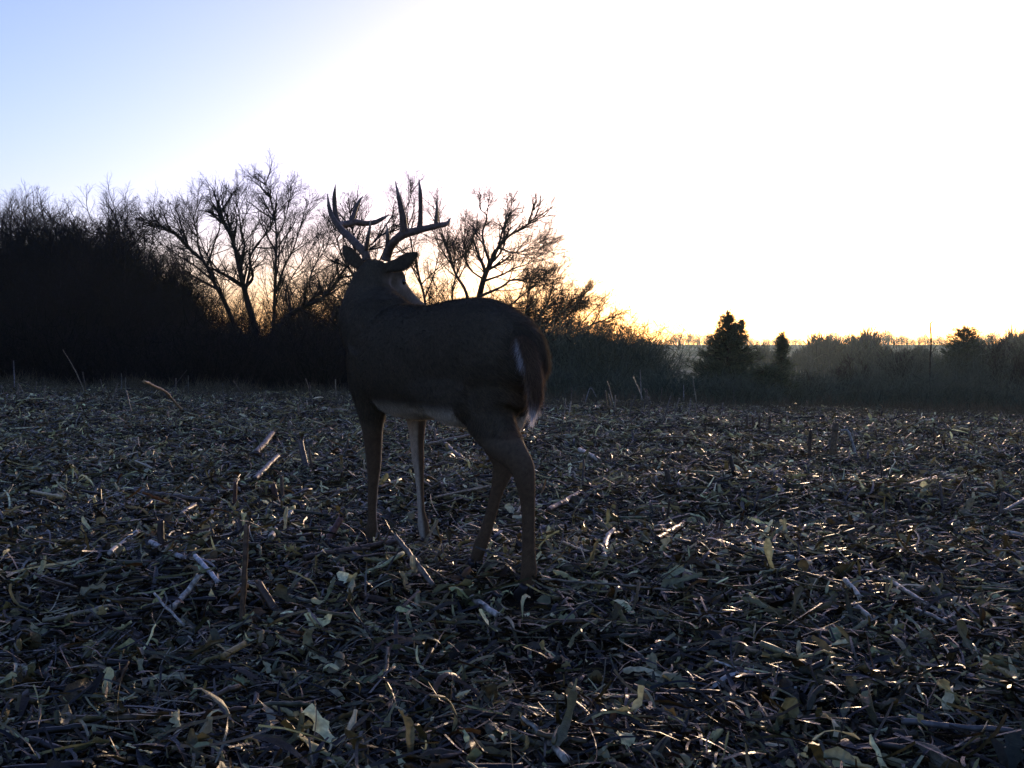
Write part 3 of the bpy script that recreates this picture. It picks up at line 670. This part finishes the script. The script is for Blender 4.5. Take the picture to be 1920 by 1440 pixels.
    # hooves: two toes each
    for x, y, d, hw in ((985, 1117, 3.62, 17), (887, 1072, 4.04, 15), (693, 1023, 4.59, 13), (799, 1019, 4.59, 13)):
        m = MB(); c0 = P(x, y, d); f = vs(HX[0], HX[1], 0); g0 = vs(RX[0], RX[1], 0); gz = float(H(c0[0], c0[1])) - 0.005
        top = gz + .055
        for sgn in (-1, 1):
            cc_ = c0 + g0 * sgn * .014
            loft(m, [(vs(*(cc_ - f * .012)[:2], top), .013, .016), (vs(*(cc_ + f * .0)[:2], top - .025), .015, .024), (vs(*(cc_ + f * .012)[:2], gz + .012), .017, .032), (vs(*(cc_ + f * .014)[:2], gz), .017, .034)], 10, 12, up=f)
        part('hoof', m.mesh('hoof'), M_hoof, root)
build_deer()

# ---------------------------------------------------------------- bare trees
class Wood:
    def __init__(s, seed): s.rng = np.random.RandomState(seed); s.b = {}; s.tips = []
    def put(s, pts, r0, r1, lvl):
        k = len(pts); rad = r0 + (r1 - r0) * np.linspace(0, 1, k) ** .75
        s.b.setdefault((k, lvl), []).append((pts, rad))
    def grow(s, p, d, L, r, lvl, mx, cfg):
        rng = s.rng; k = (7, 6, 5, 4, 4, 4)[min(lvl, 5)]; st = L / (k - 1)
        pts = [p]; d = d / np.linalg.norm(d); dirs = [d]
        for i in range(k - 1):
            d = d + rng.normal(0, cfg['wig'], 3) + vs(0, 0, cfg['up'] * (1 if lvl < 3 else .6)); d /= np.linalg.norm(d)
            pts.append(pts[-1] + d * st); dirs.append(d)
        pts = np.array(pts); s.put(pts, r, r * .45 if lvl < mx else max(r * .4, .0016), lvl)
        if lvl >= mx: s.tips.append(pts[-1]); return
        s.kids(pts, dirs, L, r, lvl, mx, cfg)
    def kids(s, pts, dirs, L, r, lvl, mx, cfg, t0=.2, dens=None, rf=None):
        rng = s.rng; n = dens if dens is not None else cfg['n'][lvl]; n = max(1, int(round(n * rng.uniform(.75, 1.25))))
        for t in np.linspace(t0, 1, n) + rng.uniform(-.04, .04, n):
            t = min(max(t, 0.05), 1.0) * (len(pts) - 1); i = min(int(t), len(pts) - 2); u = t - i
            p = pts[i] * (1 - u) + pts[i + 1] * u; d = np.array(dirs[i])
            a = rng.normal(0, 1, 3); a -= d * (a @ d); a /= np.linalg.norm(a)
            ang = rng.uniform(*cfg['ang']); nd = d * math.cos(ang) + a * math.sin(ang)
            fr = t / (len(pts) - 1)
            l = L * rng.uniform(*cfg['len']) * (1.1 - .45 * fr) if rf is None else rf * rng.uniform(.6, 1.2) * (1.2 - .6 * fr)
            s.grow(p, nd, l, max(r * rng.uniform(.42, .62) * (1 - .45 * fr), .0032), lvl + 1, mx, cfg)
    def limb(s, path, r0, r1, cfg, mx, nk, rf, jit=.35, t0=.25):
        """main limb through given world points; adds depth wander and side branches"""
        p = np.array(path); n = len(p); w = np.cumsum(s.rng.normal(0, jit, n)); w -= w[0]; sc = 1 + w / np.maximum(p[:, 1], 1)
        q = p.copy(); cpos = vs(0, 0, CAM_H)
        q = cpos + (p - cpos) * sc[:, None]
        c = spline(q, max(6, 4 * n)); s.put(c, r0, r1, 0)
        dirs = np.gradient(c, axis=0); dirs /= np.linalg.norm(dirs, axis=1, keepdims=True)
        s.kids(c, list(dirs), 0, (r0 + r1) / 2, 0, mx, cfg, t0=t0, dens=nk, rf=rf)
        s.grow(c[-1], dirs[-1], rf * .22, r1, 1, mx, cfg)
        return c
    def meshes(s, fat=1.0, leafn=0, leafsz=.03):
        tr = MB(); cr = MB(); nc = 0
        for (k, lvl), L in s.b.items():
            Pn = np.array([a for a, _ in L]); Rn = np.array([b for _, b in L]) * fat
            if lvl == 0: tr.tubes(Pn, Rn * .62, 8)
            else: cr.tubes(Pn, Rn, 5 if lvl == 1 else 3); nc += 1
        if leafn and s.tips:
            T = np.array(s.tips); i = s.rng.choice(len(T), min(leafn, len(T)), replace=False); c = T[i]; n = len(c)
            a = s.rng.normal(0, leafsz, (n, 3)); b = s.rng.normal(0, leafsz * .6, (n, 3))
            V = np.stack([c, c + a + b, c + a * 1.6, c + a - b], 1); cr.add(V, np.arange(n * 4).reshape(-1, 4))
        return tr.mesh('trunk'), (cr.mesh('crown') if nc else None)
def tree_obj(name, wd, base, label, cat, group=None, fat=1.0, leafn=0, leafsz=.03, mt=None, mc=None):
    root = empty(name, tuple(base), label, cat, group)
    a, b = wd.meshes(fat, leafn, leafsz)
    part('trunk', a, mt or M_bark, root)
    if b: part('crown', b, mc or M_twig, root)
    return root
CFG = dict(wig=.085, up=.06, ang=(.35, .9), len=(.5, .82), n=(11, 7, 5, 3, 3))
def gnd(px, d): p = P(px, 700, d); p[2] = float(H(p[0], p[1])); return p

def build_trees():
    # big many-stemmed tree left of the deer
    D0 = 32.0
    w = Wood(41); pp = lambda l, d=D0: [P(x, 620 - (620 - y) * .87, d) for x, y in l]
    c = dict(CFG)
    w.limb([gnd(462, D0)] + pp([(452, 650), (440, 613), (423, 563), (400, 513), (383, 473), (353, 440), (333, 413), (307, 397), (290, 383)]), .17, .022, c, 4, 16, 1.5, t0=.35)
    w.limb(pp([(383, 473), (372, 440), (370, 413), (363, 380), (373, 347)]), .06, .016, c, 4, 9, 1.0)
    w.limb(pp([(345, 430), (336, 395), (325, 370), (318, 350)]), .035, .014, c, 4, 6, .8)
    w.limb([gnd(480, D0)] + pp([(478, 650), (477, 613), (463, 553), (457, 527), (447, 480), (437, 430), (422, 395), (410, 370)]), .26, .02, c, 4, 14, 1.3, t0=.45)
    w.limb(pp([(457, 530), (474, 505), (468, 467), (483, 433), (507, 400), (512, 370)]), .10, .018, c, 4, 11, 1.2)
    w.limb(pp([(447, 480), (458, 440), (452, 400), (447, 360), (443, 335)]), .07, .016, c, 4, 10, 1.0)
    w.limb(pp([(457, 527), (430, 507), (408, 488), (385, 450), (368, 400)]), .09, .016, c, 4, 10, 1.2)
    w.limb(pp([(400, 513), (365, 480), (340, 462), (312, 440), (285, 420)]), .06, .012, c, 4, 11, 1.1)
    w.limb([gnd(512, D0)] + pp([(512, 650), (513, 613), (515, 547), (517, 480), (518, 423), (516, 380), (509, 345), (497, 305)]), .13, .014, c, 4, 18, 1.25, t0=.3)
    w.limb(pp([(517, 540), (533, 483), (549, 447), (562, 400), (573, 352)]), .07, .012, c, 4, 12, 1.0)
    w.limb(pp([(518, 423), (533, 385), (540, 350), (545, 325)]), .045, .012, c, 4, 9, .8)
    w.limb([gnd(520, D0)] + pp([(519, 640), (523, 612), (550, 580), (593, 557), (617, 537), (640, 497), (668, 462), (705, 425), (735, 395)]), .18, .02, c, 4, 17, 1.3, t0=.3)
    w.limb(pp([(550, 580), (535, 550), (545, 510), (568, 470), (590, 430)]), .06, .012, c, 4, 10, 1.1)
    w.limb(pp([(593, 557), (580, 520), (590, 480), (612, 440), (620, 405)]), .06, .012, c, 4, 11, 1.1)
    tree_obj('bare_tree', w, gnd(490, D0), 'tallest bare tree, many stems fanning out left of the buck', 'tree', leafn=260, leafsz=.014)
    # tree behind the antlers
    D1 = 35.0; w = Wood(7); pp = lambda l, d=D1: [P(x, 620 - (620 - y) * .88, d) for x, y in l]
    w.limb([gnd(690, D1)] + pp([(690, 640), (680, 560), (672, 500), (665, 440), (660, 400), (655, 365)]), .15, .014, c, 4, 18, 1.3, t0=.3)
    w.limb(pp([(680, 560), (700, 500), (720, 450), (735, 400), (748, 365)]), .08, .012, c, 4, 14, 1.2)
    w.limb(pp([(672, 520), (645, 470), (632, 430), (625, 395)]), .07, .012, c, 4, 12, 1.1)
    w.limb(pp([(685, 590), (650, 560), (615, 540), (590, 515)]), .07, .012, c, 4, 12, 1.2)
    tree_obj('bare_tree', w, gnd(690, D1), 'bare tree with fine twigs directly behind the buck\'s antlers', 'tree', leafn=160, leafsz=.014)
    # tree right of the ear
    D2 = 33.0; w = Wood(17); pp = lambda l, d=D2: [P(x, y, d) for x, y in l]
    w.limb([gnd(880, D2)] + pp([(882, 620), (875, 552), (856, 517), (845, 490), (840, 468), (832, 445), (824, 420), (818, 390)]), .12, .012, c, 4, 16, 1.1, t0=.35)
    w.limb([gnd(848, D2)] + pp([(850, 610), (848, 552), (853, 525), (862, 500), (868, 470), (874, 445)]), .08, .012, c, 4, 12, 1.1)
    w.limb(pp([(846, 495), (868, 478), (884, 455), (893, 430)]), .05, .010, c, 4, 10, .9)
    w.limb([gnd(800, D2)] + pp([(800, 620), (796, 560), (786, 520), (776, 480), (768, 440), (764, 400), (772, 360)]), .10, .012, c, 4, 15, 1.2, t0=.3)
    w.limb(pp([(796, 560), (812, 520), (820, 490), (826, 465)]), .05, .010, c, 4, 10, .9)
    tree_obj('bare_tree', w, gnd(850, D2), 'slender forked bare tree between the ear and the thick pale trunk', 'tree', leafn=160, leafsz=.014)
    # tree above the deer's back
    D3 = 28.0; w = Wood(29); pp = lambda l, d=D3: [P(x, 620 - (620 - y) * .97, d) for x, y in l]
    w.limb([gnd(888, D3)] + pp([(893, 600), (899, 554), (908, 517), (919, 492), (932, 463), (945, 444), (962, 432), (986, 416), (1003, 401)]), .20, .014, c, 4, 17, 1.1, t0=.3)
    w.limb(pp([(919, 490), (908, 457), (905, 430), (913, 400), (900, 384), (899, 368)]), .07, .012, c, 4, 9, .7)
    w.limb(pp([(935, 454), (946, 414), (952, 392), (960, 374)]), .05, .010, c, 4, 8, .6)
    c2 = dict(CFG, up=.02, ang=(.3, .8))
    for l, r0 in (([(905, 525), (941, 512), (963, 500), (995, 488), (1020, 466)], .06), ([(899, 554), (941, 535), (963, 521), (1000, 528), (1031, 523)], .07),
                  ([(900, 580), (951, 573), (982, 549), (1005, 532), (1025, 510)], .07), ([(905, 600), (960, 595), (1000, 585), (1040, 570), (1080, 558)], .07),
                  ([(935, 460), (965, 470), (990, 462), (1010, 450)], .045), ([(905, 520), (880, 500), (870, 470), (868, 450)], .045), ([(910, 610), (970, 615), (1010, 600), (1050, 592), (1085, 575)], .06)):
        w.limb(pp(l), r0, .011, c2, 4, 12, .95, t0=.15)
    tree_obj('bare_tree', w, gnd(888, D3), 'bare tree with one thick leaning trunk rising above the buck\'s back', 'tree', leafn=260, leafsz=.014)
    # low sprawling tree by the rump
    D4 = 29.0; w = Wood(31); pp = lambda l, d=D4: [P(x, y, d) for x, y in l]
    for l, r0 in (([(1020, 650), (1029, 627), (1064, 592), (1085, 572)], .08), ([(1015, 645), (1060, 628), (1104, 612), (1128, 602), (1165, 612)], .08), ([(1000, 650), (1010, 600), (1030, 560), (1040, 520)], .07),
                  ([(1005, 650), (1040, 600), (1070, 575), (1100, 548)], .06), ([(1020, 655), (1070, 640), (1120, 632), (1160, 630)], .07), ([(990, 650), (985, 600), (990, 560), (1000, 525)], .07)):
        w.limb([gnd(1010, D4)] + pp(l), r0, .011, c2, 4, 17, 1.0, t0=.3)
    tree_obj('bare_tree', w, gnd(1010, D4), 'low sprawling bare tree spreading right of the buck\'s rump', 'tree', leafn=200, leafsz=.012)
    # thicket on the left: a few shapes, copied
    prot = []
    for sd_ in (51, 52, 53):
        w = Wood(sd_); rng = w.rng; ct = dict(wig=.11, up=.045, ang=(.35, 1.0), len=(.42, .62), n=(11, 9, 7, 5, 3))
        for i in range(8):
            az = rng.uniform(0, 6.28); le = rng.uniform(.05, .45); hgt = rng.uniform(4.0, 5.6)
            b = vs(rng.normal(0, .25), rng.normal(0, .25), 0); top = b + vs(math.cos(az) * le * hgt * .6, math.sin(az) * le * hgt * .6, hgt)
            pth = [b, b * .7 + top * .3 + rng.normal(0, .12, 3), b * .35 + top * .65 + rng.normal(0, .15, 3), top]
            cc = spline(np.array(pth), 12); w.put(cc, rng.uniform(.05, .09), .014, 0)
            dr = np.gradient(cc, axis=0); dr /= np.linalg.norm(dr, axis=1, keepdims=True)
            w.kids(cc, list(dr), 0, .045, 0, 3, ct, t0=.12, dens=19, rf=1.5)
        prot.append(w.meshes(1.0))
    # px, distance, top y in the photo
    spots = [(15, 25, 392), (70, 27, 372), (118, 25, 378), (165, 27, 372), (212, 26, 392), (248, 28, 420), (-30, 26, 380), (40, 31, 385), (100, 31, 380), (150, 32, 385), (200, 31, 398), (285, 29, 455), (240, 33, 440), (325, 31, 490),
             (370, 33, 520), (-80, 28, 370), (-140, 30, 380), (10, 22, 470), (90, 22, 480), (170, 23, 480), (245, 24, 500), (300, 26, 545), (345, 28, 560), (415, 31, 570), (560, 33, 560), (620, 32, 520), (740, 33, 540), (640, 36, 470), (780, 36, 500), (950, 34, 545), (560, 36, 500), (330, 29, 455), (300, 30, 440), (365, 30, 480), (405, 33, 505), (440, 34, 530), (500, 35, 545), (545, 35, 530), (590, 35, 500), (345, 32, 500), (270, 27, 470), (610, 33, 540), (830, 35, 500), (880, 35, 520), (930, 33, 520), (985, 32, 540), (1030, 31, 575), (1075, 31, 592), (720, 35, 500), (670, 35, 500), (1120, 31, 612), (30, 28, 378), (60, 30, 376), (95, 28, 374), (130, 29, 372), (150, 28, 376), (185, 30, 384), (205, 28, 396), (230, 31, 412), (265, 30, 440), (295, 31, 468), (5, 30, 382), (140, 34, 378)]
    rng = np.random.RandomState(77)
    for i, (px, d, ty) in enumerate(spots):
        b = gnd(px, d); hgt = P(px, ty, d)[2] - b[2]; sc = hgt / 6.1
        thick = px < 400
        root = empty('thicket_tree', tuple(b), 'twiggy bare tree in the dark thicket at the left side' if thick else 'small twiggy bare tree filling the gap behind the larger trees', 'tree',
                     'dense bare trees of the dark thicket' if thick else 'small bare trees between the larger ones')
        root.rotation_euler.z = rng.uniform(0, 6.28); root.scale = (sc * 1.05, sc * 1.05, sc)
        a, cme = prot[i % 3]
        link('trunk', a, M_bark, root); link('crown', cme, M_twig, root)
build_trees()

# ---------------------------------------------------------------- brush, cedars, snag
def brush(name, label, seed, rects, tint, hr, n, wd=.006, kind='stuff', fan=.35):
    rng = np.random.RandomState(seed); m = MB()
    for (x0, x1, d0, d1, h0, h1), nn in zip(rects, n):
        d = rng.uniform(d0, d1, nn); px = rng.uniform(x0, x1, nn); x = (px - 960) / F * d; z = H(x, d)
        patch = .5 + .3 * np.sin(x * 1.3 + seed + np.sin(d)) * np.sin(d * .9 + x * .5) + .2 * np.sin(x * 3.7 + d * 1.1)
        h = rng.uniform(h0, h1, nn) * (.45 + .6 * patch)
        h *= np.where((patch < .45) & (rng.uniform(0, 1, nn) < .6), .5, 1.0); k = 4; t = np.linspace(0, 1, k)
        dr = np.stack([rng.normal(0, fan, nn), rng.normal(0, fan, nn), np.ones(nn)], -1)
        Pn = np.stack([x, d, z], -1)[:, None] + dr[:, None] * (t[None] * h[:, None])[..., None]
        Pn[:, :, :2] += rng.normal(0, .05, (nn, k, 2)) * h[:, None, None]
        m.tubes(Pn, wd * (1.1 - t)[None] * rng.uniform(.5, 1.3, (nn, 1)), 3, np.array(tint) * rng.uniform(.5, 1.4, (nn, 1)))
        # side twigs
        q = rng.randint(0, nn, nn * 4); tt = rng.uniform(.25, 1, nn * 4); i0 = np.minimum((tt * 3).astype(int), 2)
        p0 = Pn[q, i0] + (Pn[q, i0 + 1] - Pn[q, i0]) * (tt * 3 - i0)[:, None]
        dd = rng.normal(0, 1, (nn * 4, 3)); dd[:, 2] = np.abs(dd[:, 2]) * .9; dd /= np.linalg.norm(dd, axis=1, keepdims=True)
        l = rng.uniform(.1, .4, nn * 4) * h[q] ** .5
        P2 = np.stack([p0, p0 + dd * l[:, None] * .5 + rng.normal(0, .02, dd.shape), p0 + dd * l[:, None] + vs(0, 0, .06)], 1)
        m.tubes(P2, np.array([[1, .8, .3]]) * wd * .6 * rng.uniform(.6, 1.2, (nn * 4, 1)), 3, np.array(tint) * rng.uniform(.5, 1.4, (nn * 4, 1)))
    o = link(name, m.mesh(name), M_brush); tag(o, label, 'undergrowth', kind=kind)
    return o
brush('undergrowth', 'black tangled undergrowth beneath the bare trees behind the buck', 1,
      [(-250, 660, 20, 24, .9, 1.7), (-250, 1060, 24, 29, 1.4, 2.4), (-300, 1060, 29, 40, 1.8, 3.0), (-300, 800, 40, 60, 3, 4.2)], (.02, .016, .013), None, [6000, 9000, 9000, 5000], .011)
brush('brush_bank', 'hazy dark green brush bank along the right side beyond the field', 2,
      [(1030, 1210, 24, 34, 1.3, 2.6), (1020, 1260, 22, 26, .5, 1.2), (1450, 2100, 23, 32, .4, 1.2), (1400, 2100, 32, 46, .9, 2.1), (1640, 2200, 34, 55, 1.8, 3.9), (1180, 1460, 20, 23, .3, .7)], (.085, .105, .07), None, [6000, 2500, 7000, 9000, 8000, 1800], .011)  # tint lifted and greened to stand in for veiling glare
brush('crest_grass', 'thin dry grass fringing the far edge of the field', 3,
      [(-100, 2050, 15.5, 20.5, .06, .28)], (.12, .10, .06), None, [5000], .0035, fan=.3)

def shrub(px, d, ty, wpx, label, seed, n=40):
    w = Wood(seed); rng = w.rng; b = gnd(px, d); top = P(px, ty, d)[2] - b[2]; hw = wpx / 2 / F * d
    cfg = dict(wig=.14, up=.03, ang=(.3, .9), len=(.42, .62), n=(8, 6, 5, 4, 3))
    for i in range(14):
        az = rng.uniform(0, 6.28); l = math.sqrt(rng.uniform(0, 1)) * hw * .8; hh = top * (1 - .35 * (l / hw) ** 2) * rng.uniform(.8, .97)
        e = b + vs(math.cos(az) * l, math.sin(az) * l, hh); m_ = b + vs(math.cos(az) * l * .35, math.sin(az) * l * .35, hh * .5) + rng.normal(0, .06, 3)
        c = spline(np.array([b + rng.normal(0, .05, 3) * vs(1, 1, 0), m_, e]), 10); w.put(c, .035, .010, 0)
        dr = np.gradient(c, axis=0); dr /= np.linalg.norm(dr, axis=1, keepdims=True)
        w.kids(c, list(dr), 0, .02, 0, 3, cfg, t0=.1, dens=n // 3, rf=top * .25)
    root = empty('shrub', tuple(b), label, 'shrub', 'leafless shrubs beyond the field')
    a, cr = w.meshes(.8); part('trunk', a, M_bark, root); part('crown', cr, M_twig, root)
shrub(1110, 30, 640, 110, 'broad leafless shrub just right of the buck\'s rump', 61)
shrub(1170, 32, 628, 80, 'leafless shrub with upright tips at the edge of the open gap', 62)
shrub(1253, 27, 668, 60, 'small forked shrub standing in the open gap left of the cedar', 63, 18)
shrub(1600, 30, 672, 90, 'leafless shrub midway between the small cedar and the snag', 64)
shrub(1690, 38, 640, 110, 'leafless shrub just left of the dead snag', 65)
shrub(1860, 40, 622, 110, 'leafless shrub right of the round dark tree', 66)
shrub(1900, 34, 628, 120, 'broad leafless shrub at the right end of the brush bank', 67)
shrub(1525, 28, 700, 80, 'low dark shrub below the small cedar', 68)

def cedar(px, d, ty, wpx, label, seed, two=False, nb=80, round_=False, base_y=None):
    rng = np.random.RandomState(seed); b = gnd(px, d); top = P(px, ty, d)[2] - b[2]; hw = wpx / 2 / F * d
    tr = MB(); fo = MB(); br = []; brr = []
    tops = [(0, 0, top)] + ([(.36, .1, top * .93)] if two else [])
    for (ox, oy, tz) in tops:
        c = spline(np.array([b, b + vs(ox * .6, oy * .6, tz * .5), b + vs(ox, oy, tz)]), 12)
        tr.tubes(c[None], np.linspace(.07, .008, 12)[None], 7)
    tips = []
    for i in range(nb):
        sec = len(tops) > 1 and i % 16 == 0
        ox, oy, tz = tops[1 if sec else 0]
        f = rng.uniform(.78, .99) if sec else rng.uniform(.03, .99) ** 1.15; z = tz * f
        env = math.sqrt(max(0, 1 - ((f - .45) / .58) ** 2)) if round_ else (1 - f) ** 1.05 * (1.0 if f > .06 else .85) + .03
        l = hw * env * rng.uniform(.55, 1.3); az = rng.uniform(0, 6.28)
        st = b + vs(ox * f, oy * f, z); k = 7; t = np.linspace(0, 1, k)
        pts = st + np.stack([math.cos(az) * l * t, math.sin(az) * l * t, l * (rng.uniform(-.22, .12) * t + .22 * t ** 3)], -1) + rng.normal(0, .02, (k, 3))
        br.append(pts); brr.append(np.linspace(.014, .004, k))
        # foliage sprays along the outer branch
        ns = int(2 + 26 * l)
        tt = rng.uniform(.15, 1.0, ns); ii = np.minimum((tt * (k - 1)).astype(int), k - 2)
        pp = pts[ii] + (pts[ii + 1] - pts[ii]) * (tt * (k - 1) - ii)[:, None]
        tips.append((pp + rng.normal(0, .035, pp.shape), vs(math.cos(az), math.sin(az), .6)))
    for i in range(8):  # leader sprays
        ox, oy, tz = tops[i % len(tops)]; zz = tz * rng.uniform(.86, 1.0)
        tips.append((b + vs(ox, oy, 0) + np.stack([rng.normal(0, .02, 6), rng.normal(0, .02, 6), np.full(6, zz) + rng.normal(0, .03, 6)], -1), vs(rng.normal(0, .3), rng.normal(0, .3), 1)))
    for c, dr in tips:
        n = len(c) * 7; cc = np.repeat(c, 7, 0)
        dd = dr + rng.normal(0, .6, (n, 3)); dd /= np.linalg.norm(dd, axis=1, keepdims=True)
        l = rng.uniform(.05, .17, (n, 1)); sdv = np.cross(dd, rng.normal(0, 1, (n, 3))); sdv /= np.linalg.norm(sdv, axis=1, keepdims=True)
        V = np.stack([cc, cc + dd * l * .5 + sdv * .006, cc + dd * l, cc + dd * l * .5 - sdv * .006], 1)
        fo.add(V, np.arange(n * 4).reshape(-1, 4), None, np.repeat(np.array([[.065, .085, .045]]) * rng.uniform(.5, 1.5, (n, 1)), 4, 0))
    tr.tubes(np.array(br), np.array(brr), 4)
    root = empty('cedar_tree' if not round_ else 'evergreen_tree', tuple(b), label, 'tree', 'evergreens beyond the field')
    part('trunk', tr.mesh('trunk'), M_bark, root); part('crown', fo.mesh('crown'), M_cedar, root)
cedar(1364, 25, 588, 225, 'largest cedar with two ragged tips against the bright sky', 71, two=True, nb=420)
cedar(1466, 29, 628, 90, 'small pointed cedar right of the largest cedar', 72, nb=260)
cedar(1806, 40, 614, 84, 'round dark evergreen rising above the brush right of the snag', 73, nb=420, round_=True)
cedar(1436, 24, 692, 110, 'low spreading cedar at the right foot of the largest cedar', 74, nb=160, round_=True)

w = Wood(90); d = 34.
w.put(spline(np.array([gnd(1744, d), P(1744, 680, d), P(1746, 640, d), P(1744.5, 615, d), P(1745, 606, d), P(1749, 603, d)]), 24), .05, .028, 0)
w.grow(P(1745, 640, d), vs(-.8, 0, 1), .35, .012, 2, 3, CFG); w.grow(P(1745, 665, d), vs(.8, .2, 1), .5, .012, 2, 3, CFG)
tree_obj('dead_snag', w, gnd(1744, d), 'thin leafless snag with a hooked top standing above the right brush', 'dead tree')

# ---------------------------------------------------------------- far wood on the skyline
def far_wood(name, label, seed, d0, d1, n, hmin, hmax, x0, x1, tint):
    rng = np.random.RandomState(seed); m = MB()
    d = rng.uniform(d0, d1, n); px = rng.uniform(x0, x1, n); x = (px - 960) / F * d; z = H(x, d)
    env = .7 + .2 * np.sin(px * .021 + seed) + .15 * np.sin(px * .067 + 2 * seed) + .1 * np.sin(px * .19)
    h = rng.uniform(hmin, hmax, n) * env
    # trunks
    t = np.linspace(0, 1, 3)
    Pn = np.stack([x, d, z], -1)[:, None] + np.stack([rng.normal(0, .05, n), rng.normal(0, .05, n), np.ones(n)], -1)[:, None] * (t[None] * h[:, None] * .9)[..., None]
    m.tubes(Pn, np.array([[.16, .11, .03]]) * (h / 6)[:, None], 3, np.tile(tint, (n, 1)) * rng.uniform(.6, 1.3, (n, 1)))
    k = 46; q = np.repeat(np.arange(n), k); N = n * k
    u = rng.normal(0, 1, (N, 3)); u /= np.linalg.norm(u, axis=1, keepdims=True); rr = rng.uniform(.1, 1, (N, 1)) ** .4
    c = np.stack([x[q], d[q], z[q] + h[q] * .62], -1) + u * rr * np.stack([h[q] * .28, h[q] * .28, h[q] * .38], -1)
    dd = u * .6 + vs(0, 0, .8) + rng.normal(0, .3, (N, 3)); L = h[q][:, None] * rng.uniform(.06, .16, (N, 1)); sdv = np.cross(dd, rng.normal(0, 1, (N, 3))); sdv /= np.linalg.norm(sdv, axis=1, keepdims=True)
    wd = h[q][:, None] * .012
    V = np.stack([c - sdv * wd, c + sdv * wd, c + dd * L], 1)
    m.add(V, None, np.arange(N * 3).reshape(-1, 3), np.repeat(np.tile(tint, (N, 1)) * rng.uniform(.5, 1.4, (N, 1)), 3, 0))
    o = link(name, m.mesh(name), M_wood); tag(o, label, 'woodland', kind='stuff')
far_wood('far_woodland', 'low distant woodland along the skyline beyond the valley', 5, 480, 700, 7000, 4.5, 9.5, -900, 2900, (.045, .037, .032))
far_wood('valley_woodland', 'nearer belt of bare woodland across the right valley', 6, 130, 210, 3000, 4.6, 6.6, 1400, 2700, (.035, .035, .03))
far_wood('slope_woodland', 'wooded slope behind the bare trees on the left', 9, 100, 150, 800, 3.5, 5.4, -700, 1010, (.03, .026, .022))

# ---------------------------------------------------------------- evening haze
def build_haze(dens=0.00032):
    x, y0, z0, z1 = 1540, -1540, -5.5, 11.0
    V = [(a, b, c) for a in (-x, x) for b in (y0, -y0) for c in (z0, z1)]
    Q = [(0, 1, 3, 2), (4, 6, 7, 5), (0, 4, 5, 1), (2, 3, 7, 6), (0, 2, 6, 4), (1, 5, 7, 3)]
    me = mesh_from('haze', V, [np.array(Q)], smooth=False)
    m = bpy.data.materials.new('haze'); m.use_nodes = True; t = m.node_tree; t.nodes.clear()
    o = t.nodes.new('ShaderNodeOutputMaterial'); v = t.nodes.new('ShaderNodeVolumePrincipled')
    v.inputs['Color'].default_value = (0.68, 0.92, 0.9, 1); v.inputs['Density'].default_value = dens; v.inputs['Anisotropy'].default_value = 0.5
    t.links.new(v.outputs[0], o.inputs['Volume'])
    ob = link('haze', me, m); tag(ob, 'thin evening haze over the field and the valley beyond', 'haze', kind='stuff')
build_haze()
